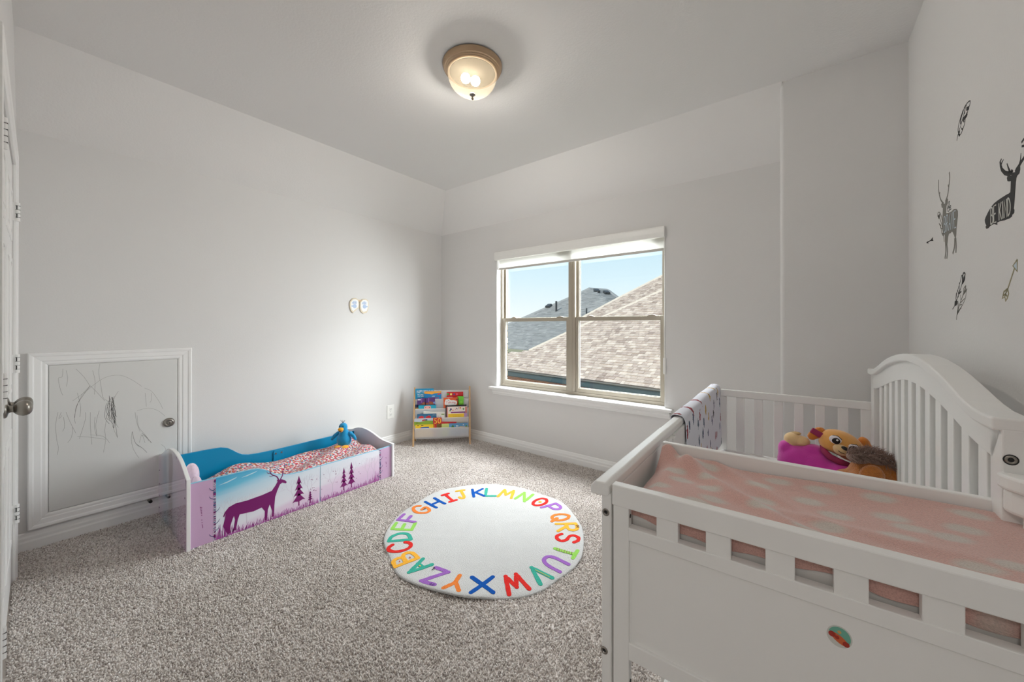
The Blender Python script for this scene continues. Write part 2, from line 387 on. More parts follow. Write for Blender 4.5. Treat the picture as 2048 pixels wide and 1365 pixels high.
# ------------------------------------------------------------------ attic access door on the left wall
AY0, AY1, AZ0, AZ1 = -3.003, -2.432, .188, 1.045
CP = [(0, 0), (0, .008), (.01, .012), (.022, .012), (.026, .016), (.05, .018), (.056, .022), (.068, .024), (.073, .02), (.073, 0)]
struct(casing((AY0, AY1, AZ0, AZ1), CP, lambda y, z, d: (d, y, z)).build('trim_3', TRIM, bevel=.001))
d3 = struct(empty('door_3', (0, (AY0+AY1)/2, AZ0)))
q3 = lambda x, y, z: (x, y-(AY0+AY1)/2, z-AZ0)
MB().box(q3(-.03, AY0+.003, AZ0+.003), q3(.006, AY1-.003, AZ1-.003)).build('panel', DOORP, d3, bevel=.002)
MB().box(q3(-.04, AY0-.004, AZ0-.004), q3(-.001, AY1+.004, AZ1+.004)).build('recess', DARKSLOT, d3)
PENCIL = mat('pencil_grey', srgb(150, 149, 146), .7)
PENCIL2 = mat('pencil_dark', srgb(98, 98, 97), .7)
def C1(x, y): return (x/3.102, 680+y/3.102)
mb = MB()
scr = [[(620,150),(612,200),(622,260),(630,310),(640,360),(668,380)],[(575,190),(590,260),(585,340)],[(560,285),(510,340),(478,410),(462,480),(468,520)],[(560,285),(600,325),(650,380)],
 [(390,180),(385,230),(362,240),(375,310),(390,345)],[(410,190),(420,240),(412,290)],[(360,450),(345,530),(352,620),(362,670),(355,715)],[(480,600),(560,605),(650,618)],
 [(820,570),(815,620),(828,680),(862,735)],[(895,300),(940,320),(985,380),(1010,430)],[(900,330),(905,380),(908,415)],[(938,330),(940,370),(930,390)],[(850,470),(860,540),(900,590),(938,640)],[(838,450),(850,520),(870,570)],
 [(870,590),(900,600),(925,630)],[(865,640),(880,590),(900,640)],[(560,450),(560,530),(570,650)],[(590,480),(585,540),(600,600)],[(615,440),(595,520),(600,590)],[(530,450),(528,500),(492,615)],
 [(660,500),(650,560),(655,620),(642,700)],[(690,470),(700,540),(730,610)],[(710,450),(720,520),(735,545)],[(450,380),(520,330),(640,240),(740,220),(820,250),(880,290)],[(850,440),(920,425),(980,440),(1025,475)],[(410,450),(430,500),(470,580)],[(395,480),(400,540),(388,570)],[(380,450),(365,490),(385,470)],[(1000,650),(1020,665),(1032,690)],
 [(470,180),(520,230),(560,290)],[(735,320),(715,350),(700,390)],[(480,330),(500,420),(495,480)],[(420,640),(445,600),(450,540)],[(680,640),(640,600),(560,590)]]
for p in scr: mb.stroke([q3(.0061, *onX(*C1(*a), .006)[1:]) for a in smoothline([(x, y, 0) for x, y in p], 4) for a in [(a[0], a[1])]], .0012, (1, 0, 0), .0002)
MBs = mb.build('pencil_marks', PENCIL, d3)
mb = MB()
rr = random.Random(3)
for k in range(16):
    x = 660+rr.random()*55; y = 345+rr.random()*60
    p = [(x, y), (x+rr.uniform(-14, 8), y+40), (x+rr.uniform(-18, 18), y+90), (x+rr.uniform(-8, 18), y+rr.uniform(110, 150))]
    mb.stroke([q3(.0061, *onX(*C1(a[0], a[1]), .006)[1:]) for a in smoothline([(u, v, 0) for u, v in p], 4)], .0013, (1, 0, 0), .0002)
for p in [[(700,450),(715,520),(728,605)],[(820,570),(840,640),(880,670),(912,700)],[(668,380),(700,390),(716,420)],[(560,285),(480,400),(463,485)],[(880,580),(905,600),(940,640)]]:
    mb.stroke([q3(.0061, *onX(*C1(a[0], a[1]), .006)[1:]) for a in smoothline([(u, v, 0) for u, v in p], 5)], .0014, (1, 0, 0), .0002)
mb.build('pencil_marks', PENCIL2, d3)
LX = Matrix.Translation(q3(.006, -2.48, .606)) @ Matrix.Rotation(PI/2, 4, 'Y')
lk = MB().lathe([(.031, 0), (.031, .004), (.027, .012), (.02, .016), (.019, .015)], LX).build('deadbolt', NICKEL, d3, smooth=True, bevel=.001)
MB().lathe([(.012, .0155), (.012, .0185), (.009, .0195)], LX).build('lock_cylinder', NICKEL, lk, smooth=True)
MB().box(q3(.0253, -2.4812, .598), q3(.0262, -2.4788, .612)).build('keyhole', DARKSLOT, lk)

# ------------------------------------------------------------------ wall with the closet double door (beside the camera)
WLR = -.009
frt = empty('closet_anchor', (1.0, 0, 0)); bpy.data.objects.remove(frt)
ML = Matrix.Translation((.34, -3.119, 0)) @ Matrix.Rotation(WLR, 4, 'Z')   # closet wall line, very slightly out of square
def lbox(mb, x0, x1, y0, y1, z0, z1):
    n = len(mb.v); mb.box((x0-.34, y0, z0), (x1-.34, y1, z1))
    for i in range(n, len(mb.v)): mb.v[i] = tuple(ML @ Vector(mb.v[i]))
    return mb
DX0, DX1, DZ = .375, 1.605, 2.075
mb = MB(); mb.box((2.3, -3.29, 0), (2.95, -3.25, HC)); mb.box((3.9, -3.29, 0), (4.4, -3.25, HC)); lbox(mb, -.1, DX0, -.14, 0, 0, HC); lbox(mb, DX1, 2.98, -.14, 0, 0, HC); lbox(mb, 3.86, 4.1, -.14, 0, 0, HC); lbox(mb, 2.98, 3.86, -.14, 0, 2.06, HC); lbox(mb, DX0, DX1, -.14, 0, DZ, HC); lbox(mb, DX0, DX1, -.2, -.14, 0, HC)
struct(mb.build('wall_front', WALL))
CP2 = [(0, 0), (0, .009), (.012, .011), (.03, .012), (.036, .015), (.055, .017), (.062, .015), (.062, 0)]
struct(casing((DX0, DX1, 0, DZ), CP2, lambda x, z, d: tuple(ML @ Vector((x-.34, d*.9, z))), 'lrt').build('trim_4', TRIM, bevel=.001))
baseboard('baseboard_front', ML @ Vector((DX1+.07-.34, 0, 0)), ML @ Vector((2.90-.34, 0, 0)), (0, 1, 0))
mb = MB(); mb.box((2.3, -5.9, 0), (2.4, -3.29, 2.44)); mb.box((4.3, -5.9, 0), (4.4, -3.29, 2.44)); mb.box((2.3, -6.0, 0), (4.4, -5.9, 2.44))
struct(mb.build('wall_hall', WALL)); struct(MB().box((2.3, -6, 2.44), (4.4, -3.28, 2.5)).build('ceiling_hall', CEIL)); struct(MB().box((2.3, -6, -.1), (4.4, -3.3, 0)).build('floor_hall', CARPET))
xm = (DX0+DX1)/2
for i, (xa, xb) in enumerate(((DX0+.003, xm-.0015), (xm+.0015, DX1-.003))):
    d = struct(empty('door_%d' % (i+1), ML @ Vector(((xa+xb)/2-.34, 0, 0)), WLR))
    c = (xa+xb)/2
    mb = MB().box((xa-c, -.036, .018), (xb-c, -.004, DZ-.004)); mb.build('leaf', TRIM, d, bevel=.002)
    for px0, px1 in ((-.235, -.03), (.03, .235)):
        for pz0, pz1 in ((.22, .78), (.95, 1.6), (1.68, 1.93)):
            casing((px0+.03, px1-.03, pz0+.03, pz1-.03), [(0, 0), (0, .004), (.012, .002), (.024, .004), (.03, .001), (.03, 0)], lambda x, z, dd: (x, -.004+dd, z)).build('panel_moulding', TRIM, d)
            MB().box((px0+.045, -.005, pz0+.045), (px1-.045, -.001, pz1-.045)).build('raised_panel', TRIM, d, bevel=.002)
    hx = (xa-c-.002) if i == 0 else (xb-c+.002)
    for hz in (.338, 1.085, 1.84):
        mb = MB(); mb.tube([(hx, .013, hz-.046), (hx, .013, hz+.046)], .0078, 12); mb.box((hx-.0035, -.004, hz-.045), (hx+.0035, .012, hz+.045))
        mb.box((hx-.016, -.004, hz-.045), (hx+.018, -.0005, hz+.045))
        h = mb.build('hinge', TRIM, d, smooth=False)
        mm = MB()
        for zz in (-.027, -.008, .011, .03): mm.box((hx-.0081, .006, hz+zz-.0007), (hx+.0081, .0211, hz+zz+.0007))
        for zz in (-.03, .012): mm.box((hx-.0095, .009, hz+zz), (hx+.0095, .0125, hz+zz+.02))
        mm.build('knuckle_gap', DARKSLOT, h)
    kx = (xb-c-.055) if i == 0 else (xa-c+.055)
    KM = Matrix.Translation((kx, -.004, .95)) @ Matrix.Rotation(-PI/2, 4, 'X')
    k = MB().lathe([(.033, 0), (.033, .004), (.029, .008), (.016, .011), (.0125, .016), (.0125, .022), (.016, .026)], KM).build('rosette', NICKEL, d, smooth=True)
    MB().lathe([(.014, .022), (.02, .027), (.027, .034), (.031, .044), (.03, .054), (.025, .062), (.017, .067), (.006, .069)], KM).build('knob', NICKEL, k, smooth=True)

# small door stop on the baseboard under the access door
ds = tag(empty('door_stop', onX(299, 1001, .02)), 'small metal door stop screwed into the trim under the attic access door', 'door stop')
DM = Matrix.Rotation(PI/2, 4, 'Y')
MB().lathe([(.011, -.006), (.011, 0), (.006, .004), (.0055, .03)], DM, 14).build('stem', NICKEL, ds, smooth=True)
MB().lathe([(.009, .03), (.01, .034), (.009, .042), (.004, .044)], DM, 14).build('bumper', BLACK, ds, smooth=True)

# ================================================================== CEILING LIGHT
LC = onZ(945, 131, HC)
cl = tag(empty('ceiling_light', LC), 'flush ceiling light with bronze nickel ring and cream glass dome', 'ceiling light')
MB().lathe([(.02, -.002), (.163, -.002), (.168, -.005), (.168, -.011), (.163, -.022), (.158, -.031), (.152, -.033), (.15, -.038), (.145, -.04), (.143, -.046), (.136, -.048), (.128, -.048), (.124, -.036), (.11, -.015), (.02, -.012)], k=64).build('ring', [BRASS], cl, smooth=True, bevel=.0008)
def dome_mat():
    m = bpy.data.materials.new('frosted_cream_glass'); m.use_nodes = True; t = m.node_tree; t.nodes.clear()
    o = t.nodes.new('ShaderNodeOutputMaterial'); tr = t.nodes.new('ShaderNodeBsdfTransparent'); tr.inputs[0].default_value = (.98, .95, .9, 1)
    tl = t.nodes.new('ShaderNodeBsdfTranslucent'); gl = t.nodes.new('ShaderNodeBsdfGlossy'); gl.inputs['Roughness'].default_value = .15
    tcn = t.nodes.new('ShaderNodeTexCoord'); wv = t.nodes.new('ShaderNodeTexNoise'); wv.inputs['Scale'].default_value = 9
    r = t.nodes.new('ShaderNodeValToRGB'); r.color_ramp.elements[0].color = (.80, .62, .40, 1); r.color_ramp.elements[1].color = (.82, .70, .50, 1)
    t.links.new(tcn.outputs['Object'], wv.inputs['Vector']); t.links.new(wv.outputs[0], r.inputs[0]); t.links.new(r.outputs[0], tl.inputs[0])
    m1 = t.nodes.new('ShaderNodeMixShader'); m1.inputs[0].default_value = .026
    m2 = t.nodes.new('ShaderNodeMixShader'); m2.inputs[0].default_value = .03
    t.links.new(tr.outputs[0], m1.inputs[1]); t.links.new(tl.outputs[0], m1.inputs[2])
    t.links.new(m1.outputs[0], m2.inputs[1]); t.links.new(gl.outputs[0], m2.inputs[2]); t.links.new(m2.outputs[0], o.inputs[0])
    return m
mb = MB(); k = 48; prof = [(.136, -.044), (.138, -.058), (.134, -.082), (.122, -.108), (.104, -.13), (.08, -.149), (.052, -.161), (.025, -.166), (.004, -.167)]
vs = [(r*math.cos(2*PI*j/k), r*math.sin(2*PI*j/k), h) for r, h in prof for j in range(k)]
mb.add(vs, [(i*k+j, (i+1)*k+j, (i+1)*k+(j+1) % k, i*k+(j+1) % k) for i in range(len(prof)-1) for j in range(k)])
mb.build('glass_dome', dome_mat(), cl, smooth=True)
PAN = mat('lamp_inner_pan', (.0042, .0036, .0027, 1), .8, spec=.0)
MB().lathe([(.02, -.014), (.11, -.017), (.1278, -.0488), (.127, -.0492), (.108, -.02), (.02, -.018)], k=48).build('inner_pan', PAN, cl, smooth=True)
bm_, bt, bb = nodes('lamp_bulb_glow'); bt.nodes.clear()
em = bt.nodes.new('ShaderNodeEmission'); em.inputs[0].default_value = (1, .975, .935, 1); em.inputs[1].default_value = BULB
bo = bt.nodes.new('ShaderNodeOutputMaterial'); bt.links.new(em.outputs[0], bo.inputs[0])
for sx_, sy_ in ((-.040, -.014), (-.012, .036)):
    MB().ell((sx_, sy_, -.0645), (.026, .026, .026), k=16).build('bulb', bm_, cl, smooth=True)
MB().lathe([(.003, -.16), (.015, -.163), (.017, -.168), (.011, -.173), (.005, -.176), (.004, -.183), (.007, -.187), (.007, -.192), (.002, -.196)], k=24).build('finial', NICKEL, cl, smooth=True)

# ================================================================== WALL FITTINGS
oc = (onX(773.3, 810, 0)+onX(788.3, 837.5, 0))/2
ol = tag(empty('wall_outlet', oc), 'white wall outlet plate on the left wall above the bed', 'outlet')
MB().box((-.001, -.043, -.072), (.006, .043, .072)).build('plate', WHITEP, ol, bevel=.003)
for zz in (-.028, .028):
    s = MB().box((.005, -.018, zz-.019), (.0085, .018, zz+.019)).build('socket', WHITEP, ol, bevel=.004)
    m_ = MB(); m_.box((.008, -.009, zz-.004), (.0089, -.006, zz+.007)); m_.box((.008, .006, zz-.004), (.0089, .009, zz+.006)); m_.disc((.0082, 0, zz-.011), .003, (1, 0, 0), .0006, 8)
    m_.build('slot', DARKSLOT, s)
MB().lathe([(.003, .005), (.003, .0075), (.001, .008)], Matrix.Rotation(PI/2, 4, 'Y'), 10).build('screw', NICKEL, ol)

# roller shade
rs = tag(empty('roller_shade', ((WX0+WX1)/2, 0, WZ1)), 'white roller shade with a boxed valance, pulled up at the window top', 'window shade')
hw = (WX1-WX0)/2
zt = 2.062-WZ1
mb = MB(); P_ = [(-.034, zt-.086), (-.036, zt-.05), (-.034, zt-.012), (-.028, zt), (0, zt), (0, zt-.086)]
mb.prism([(-hw-.004, y, z) for y, z in P_], (2*hw+.006, 0, 0)); mb.build('valance', WHITEP, rs, bevel=.003)
def shade_mat():
    m, t, b = nodes('shade_fabric'); b.inputs['Base Color'].default_value = (.85, .85, .83, 1); b.inputs['Roughness'].default_value = .9
    o = t.nodes['Material Output']; tl = t.nodes.new('ShaderNodeBsdfTranslucent'); tl.inputs[0].default_value = (.9, .9, .88, 1)
    mx = t.nodes.new('ShaderNodeMixShader'); mx.inputs[0].default_value = .6
    wv = N(t, 'ShaderNodeTexWave', Scale=300.0); bp = N(t, 'ShaderNodeBump', Strength=.1); t.links.new(wv.outputs[0], bp.inputs['Height']); t.links.new(bp.outputs[0], b.inputs['Normal'])
    t.links.new(b.outputs[0], mx.inputs[1]); t.links.new(tl.outputs[0], mx.inputs[2]); t.links.new(mx.outputs[0], o.inputs[0]); return m
MB().box((-hw+.01, .03, zt-.165), (hw-.01, .0315, zt-.02)).build('shade_fabric', shade_mat(), rs)
MB().box((-hw+.01, .026, zt-.185), (hw-.01, .036, zt-.163)).build('hem_bar', mat('grey_hem_bar', srgb(196, 193, 188), .5, noise=.02), rs, bevel=.003)
mb = MB(); mb.tube([(hw-.008, -.004, zt-.08), (hw-.008, -.004, zt-1.15)], .0018, 6); mb.tube([(hw-.002, -.004, zt-.08), (hw-.002, -.004, zt-1.15)], .0018, 6)
mb.build('cord', WHITEP, rs)
MB().box((hw-.014, -.012, zt-1.17), (hw+.006, .002, zt-1.04)).build('cord_tensioner', WHITEP, rs, bevel=.003)

# plaster handprint plaque
pq = tag(empty('handprint_plaque', (onX(698, 598, 0)+onX(737, 627, 0))/2), 'clay keepsake plaque with two blue handprints hung on left wall', 'wall plaque')
CLAY = mat('cream_clay', srgb(225, 213, 190), .7, noise=.08, nscale=30, bump=.4, bscale=60)
PALE = mat('white_glaze', srgb(238, 238, 238), .5, noise=.03, nscale=40)
BLUEH = mat('blue_handprint_glaze', srgb(176, 196, 226), .5, noise=.1, nscale=40)
for sy in (-1, 1):
    out = [(a[1]*1+sy*.052, a[0]) for a in [(.072, -.02), (.078, .015), (.062, .042), (.02, .05), (-.02, .044), (-.062, .02*sy+.01), (-.074, -.012), (-.055, -.036), (-.01, -.05), (.04, -.048)]]
    sl = MB().prism([(.001, y, z) for y, z in out], (.011, 0, 0)).build('slab', CLAY, pq, bevel=.004)
    MB().prism([(.0115, sy*.052+(y-sy*.052)*.8, z*.8+.004) for y, z in out], (.002, 0, 0)).build('glaze', PALE, sl, bevel=.001)
    mb = MB(); c = sy*.052
    mb.ell((.014, c, -.002), (.002, .02, .02))
    for j, (dy, l) in enumerate(((-.02, .018), (-.009, .028), (.003, .03), (.014, .025))): mb.ell((.014, c+dy, .024+l/3), (.002, .0045, l/1.6))
    mb.ell((.014, c+sy*.024, -.002), (.002, .012, .006))
    mb.build('handprint', BLUEH, sl)
MB().box((.001, -.03, .045), (.009, .03, .062)).build('ribbon', mat('tan_ribbon', srgb(226, 196, 160), .8), pq, bevel=.002)

# ------------------------------------------------------------------ wall decals on the right wall
DX = XR
DBLK = mat('black_vinyl_decal', (.012, .012, .014, 1), .6); DGRY = mat('grey_vinyl_decal', srgb(122, 120, 114), .6)
DWHT = mat('pale_vinyl_decal', srgb(206, 206, 200), .6); DGLD = mat('gold_vinyl_decal', srgb(150, 142, 108), .5); DBLU = mat('pale_blue_vinyl_decal', srgb(190, 203, 214), .6)
def wp(x, y, off=.0): return onX(x, y, DX) + Vector((-off, 0, 0))
def dpoly(mb, pts, off=.0002): return mb.prism([wp(x, y, off) for x, y in pts], (-.0004, 0, 0))
def dstroke(mb, pts, w, off=.0002, sm=3):
    p = [wp(x, y, off) for x, y in pts]
    if sm and len(p) > 2: p = smoothline(p, sm)
    return mb.stroke(p, w, (-1, 0, 0), .0004)
def decal(name, label, origin): return tag(empty(name, (0, 0, 0)), label, 'wall decal', 'vinyl decals on the right wall')
def crop(x0, y0, s): return lambda p: [(x0+a/s, y0+b/s) for a, b in p]
# black deer
k = crop(1950, 270, 6.5)
dk = decal('deer_decal', 'black lying deer wall decal reading BE KIND', None)
mb = MB()
dpoly(mb, k([(150,1222),(140,1195),(150,1178),(133,1140),(130,1105),(142,1070),(170,1010),(210,940),(250,890),(300,850),(360,810),(410,778),(445,760),(462,745),(466,700),(468,640),(470,600),(445,605),(425,600),(418,560),(428,532),(450,522),(475,530),(478,495),(500,488),(520,486),(545,470),(560,430),(575,405),(590,410),(590,450),(580,500),(550,530),(540,560),(532,620),(528,690),(522,760),(518,830),(512,900),(505,960),(514,975),(512,1010),(500,1030),(487,1035),(482,1062),(455,1085),(385,1112),(330,1122),(290,1140),(292,1172),(270,1165),(250,1158),(200,1185),(175,1215)]))
for p, ws in (([(480,490),(430,505),(390,495),(350,450),(335,400),(328,350),(345,312)], [.011,.013,.012,.011,.010,.008,.004]), ([(342,385),(352,355),(372,320)], [.006,.005,.002]), ([(455,480),(435,430),(416,372)], [.009,.006,.003]),
              ([(525,480),(540,445),(575,400),(600,355),(637,300),(660,250)], [.008,.008,.010,.010,.008,.006]), ([(575,395),(592,330),(600,235)], [.006,.005,.002]), ([(470,470),(480,475),(490,490)], .01)):
    q = [wp(*a) for a in k(p)]
    mb.stroke(q, ws, (-1, 0, 0), .0004)
mb.build('silhouette', DBLK, dk)
mb = MB()
def lettering(mb, s, quad, wdt, gap=.35, off=.0007):
    m = quadmap([wp(*p, off) for p in quad]); n = len(s); tot = sum((.5 if c == ' ' else (.35 if c == 'I' else 1))+gap for c in s)-gap; x = 0
    for c in s:
        cw = .5 if c == ' ' else (.35 if c == 'I' else 1)
        if c == 'I': mb.stroke([m((x+cw/2)/tot, 0), m((x+cw/2)/tot, 1)], wdt, (-1, 0, 0), .0003)
        elif c != ' ':
            for st in STROKES[c]:
                p = [m((x+a*cw)/tot, b) for a, b in st]
                if c in CURVED and len(p) > 3: p = smoothline(p, 3)
                mb.stroke(p, wdt, (-1, 0, 0), .0003)
        x += cw+gap
lettering(mb, 'BE KIND', k([(210,1165),(468,1040),(462,805),(210,950)]), .0045)
mb.build('lettering', DWHT, dk)
# grey deer
k = crop(1860, 330, 6.82)
dk = decal('deer_decal', 'grey standing deer wall decal reading Be BRAVE', None)
mb = MB()
dpoly(mb, k([(178,590),(162,580),(155,535),(168,518),(185,530),(208,530),(215,490),(235,455),(246,470),(242,520),(225,560),(220,660),(250,655),(290,640),(330,600),(360,598),(380,625),(382,690),(372,780),(362,870),(358,960),(350,1010),(345,1010),(330,960),(310,915),(298,908),(285,930),(258,940),(248,985),(236,1100),(210,1100),(205,960),(180,925),(172,860),(168,760),(176,660)]))
for p, w_ in (([(215,1090),(218,1180),(205,1280)], .010), ([(232,1090),(238,1190),(230,1280)], .010), ([(340,1000),(335,1120),(312,1212)], .010), ([(352,1000),(357,1100),(354,1200)], .010),
             ([(185,525),(150,480),(130,410),(118,330),(118,205)], .007), ([(212,500),(240,420),(258,300),(270,180),(264,100)], .008), ([(132,395),(138,370)], .005), ([(252,300),(248,270)], .005)):
    dstroke(mb, k(p), w_)
mb.build('silhouette', DGRY, dk)
mb = MB(); lettering(mb, 'BRAVE', k([(195,925),(360,850),(352,622),(195,710)]), .0045); mb.build('lettering', DBLU, dk)
mb = MB()
for p in ([(245,635),(243,570),(262,495),(268,530),(245,600),(262,570),(270,600),(258,630),(245,635)], [(270,590),(284,575),(284,555),(274,560),(272,595),(280,610),(290,595)]): dstroke(mb, k(p), .003)
mb.build('script_lettering', DBLK, dk)
# feathers
fk = decal('feather_decal', 'small grey feather decal leaning on the grey deer', None)
mb = MB()
for p in ([(195,1050),(188,960),(165,830),(135,730),(108,690)], [(108,690),(110,655),(130,648),(150,680),(165,740),(178,830),(182,900)], [(165,945),(150,850),(125,800),(150,830)], [(168,870),(145,860)], [(120,700),(128,670),(140,690)]): dstroke(mb, k(p), .0035)
dpoly(mb, k([(105,700),(125,680),(140,700),(122,740)])); dpoly(mb, k([(160,925),(192,930),(186,972),(172,965)]))
mb.build('feather', DGRY, fk)
k = crop(1890, 190, 13.66)
fk = decal('feather_decal', 'black outlined single feather decal, topmost on the right wall', None)
mb = MB()
for p, w_ in (([(690,155),(640,190),(590,250),(545,330),(500,440),(450,560),(410,690),(375,830),(360,950),(375,1060),(400,1110)], .0035), ([(690,155),(690,240),(650,350),(610,490),(560,600),(550,700),(530,820),(490,930),(450,1040),(400,1110)], .0035),
              ([(590,270),(545,420),(500,600),(440,820),(395,960)], .003), ([(400,1060),(355,1090),(330,1250)], .003), ([(490,670),(570,590),(610,500)], .012), ([(590,385),(660,350)], .012), ([(500,430),(470,520),(440,640),(430,800)], .008), ([(545,420),(540,520)], .006), ([(470,900),(460,950)], .01), ([(520,700),(510,740)], .011), ([(375,1000),(385,1080),(400,1110)], .009), ([(410,960),(400,1030)], .004), ([(560,300),(520,360)], .004)):
    dstroke(mb, k(p), w_)
mb.build('feather', DBLK, fk)
k = crop(1890, 510, 9.747)
fk = decal('feather_decal', 'crossed pair of black and grey feather decals, lowest on wall', None)
mb = MB()
for p, w_ in (([(150,1060),(190,990),(260,800),(330,580),(365,420)], .003), ([(350,400),(365,355),(390,360),(390,400),(345,560)], .006), ([(340,390),(345,480),(338,570)], .007), ([(390,400),(385,480),(345,560)], .005), ([(285,540),(280,640),(290,720),(320,712)], .003), ([(225,740),(215,850),(225,900)], .003), ([(250,690),(265,760),(260,830)], .003), ([(330,390),(290,560),(240,720),(215,860)], .002), ([(280,720),(275,760),(320,715)], .004)):
    dstroke(mb, k(p), w_)
dpoly(mb, k([(195,905),(215,890),(242,900),(240,960),(215,1000),(188,985)])); mb.build('feather', DBLK, fk)
mb = MB()
for p, w_ in (([(225,1265),(240,1150),(300,930),(360,770),(410,600)], .003), ([(420,680),(400,850),(330,1000),(260,1130)], .002), ([(355,775),(420,690),(425,660)], .006), ([(365,750),(370,650),(410,600)], .003), ([(300,940),(385,850)], .003), ([(285,980),(330,970)], .004), ([(255,1110),(320,1025)], .005), ([(245,1160),(258,1000),(250,900)], .007), ([(310,900),(305,780)], .002), ([(395,720),(405,620)], .005)):
    dstroke(mb, k(p), w_)
dpoly(mb, k([(236,1165),(245,1080),(275,1100),(262,1140)])); mb.build('feather', DGRY, fk)
# arrows
ak = decal('arrow_decal', 'gold outlined arrow decal with pale blue head pointing up', None)
mb = MB()
for p in ([(1412,95),(1325,215),(1412,325),(1412,95)], [(1355,270),(1225,670)], [(1225,660),(1150,720),(1120,855),(1170,820),(1185,900),(1215,850),(1245,760),(1225,670)], [(1220,680),(1180,770),(1180,810)], [(1180,770),(1130,800)], [(1180,770),(1220,815)]): dstroke(mb, k(p), .005, sm=0)
mb.build('outline', DGLD, ak); MB.build(dpoly(MB(), k([(1405,130),(1338,215),(1405,300)]), .0001), 'arrow_head', DBLU, ak)
ak = decal('arrow_decal', 'tiny black arrow decal left of the grey deer', None)
mb = MB(); dstroke(mb, [(1854.5, 485), (1865, 479.5)], .004, sm=0); dpoly(mb, [(1852.5, 486), (1856.5, 482.5), (1857, 487.5)]); dpoly(mb, [(1862.5, 479), (1866, 474.5), (1865.5, 479), (1867, 482), (1863, 482.5)])
mb.build('arrow', DBLK, ak)
ak = decal('arrow_decal', 'black arrow tail decal above the black deer, cut by the picture edge', None)
mb = MB(); dstroke(mb, [(2043.5, 285), (2050, 276), (2056, 272)], .006, sm=0); dstroke(mb, [(2044, 292.5), (2052, 291), (2066, 280)], .006, sm=0); dstroke(mb, [(2050, 286), (2075, 262)], .005, sm=0)
mb.build('arrow', DBLK, ak)

# ================================================================== OUTSIDE
def onP(x, y, p0, n):
    d = ray(x, y); return CAM + d*((Vector(p0)-CAM).dot(n)/d.dot(n))
def shingle_mat(name, cols, rough=.9):
    m, t, b = nodes(name)
    g = t.nodes.new('ShaderNodeNewGeometry'); oi = t.nodes.new('ShaderNodeObjectInfo')
    ad = N(t, 'ShaderNodeMath', operation='ADD'); fr = N(t, 'ShaderNodeMath', operation='FRACT')
    t.links.new(g.outputs['Random Per Island'], ad.inputs[0]); t.links.new(oi.outputs['Random'], ad.inputs[1]); t.links.new(ad.outputs[0], fr.inputs[0])
    r = N(t, 'ShaderNodeValToRGB'); els = r.color_ramp.elements
    els[0].color = cols[0]; els[1].color = cols[-1]
    for i, c in enumerate(cols[1:-1]): q = els.new((i+1)/(len(cols)-1)); q.color = c
    t.links.new(fr.outputs[0], r.inputs[0])
    tcn = N(t, 'ShaderNodeTexCoord'); nz = N(t, 'ShaderNodeTexNoise', Scale=14.0, Detail=4.0); t.links.new(tcn.outputs['Object'], nz.inputs['Vector'])
    mx = N(t, 'ShaderNodeMix', data_type='RGBA', blend_type='OVERLAY'); mx.inputs[0].default_value = .35
    t.links.new(r.outputs[0], mx.inputs[6]); t.links.new(nz.outputs[0], mx.inputs[7]); t.links.new(mx.outputs[2], b.inputs['Base Color'])
    b.inputs['Roughness'].default_value = rough; b.inputs['Specular IOR Level'].default_value = .1
    return m
TANS = shingle_mat('tan_shingle', [srgb(158, 140, 128), srgb(200, 182, 167), srgb(178, 159, 147), srgb(216, 200, 185), srgb(186, 168, 154)])
GRYS = shingle_mat('grey_shingle', [srgb(128, 128, 126), srgb(150, 149, 146), srgb(138, 138, 136), srgb(162, 160, 157)])
TANB = mat('tan_roof_felt', srgb(150, 132, 118), .95, noise=.1)
GRYB = mat('grey_roof_felt', srgb(104, 110, 114), .95, noise=.1)
RIDGE = mat('tan_hip_cap', srgb(214, 198, 180), .9, noise=.1, nscale=6)
SLATE = mat('slate_fascia', srgb(58, 74, 78), .5, noise=.06)
GUTT = mat('grey_gutter', srgb(112, 110, 106), .5, noise=.05)
def inpoly(p, poly):
    c = False; j = len(poly)-1
    for i in range(len(poly)):
        if (poly[i][1] > p[1]) != (poly[j][1] > p[1]) and p[0] < (poly[j][0]-poly[i][0])*(p[1]-poly[i][1])/(poly[j][1]-poly[i][1])+poly[i][0]: c = not c
        j = i
    return c
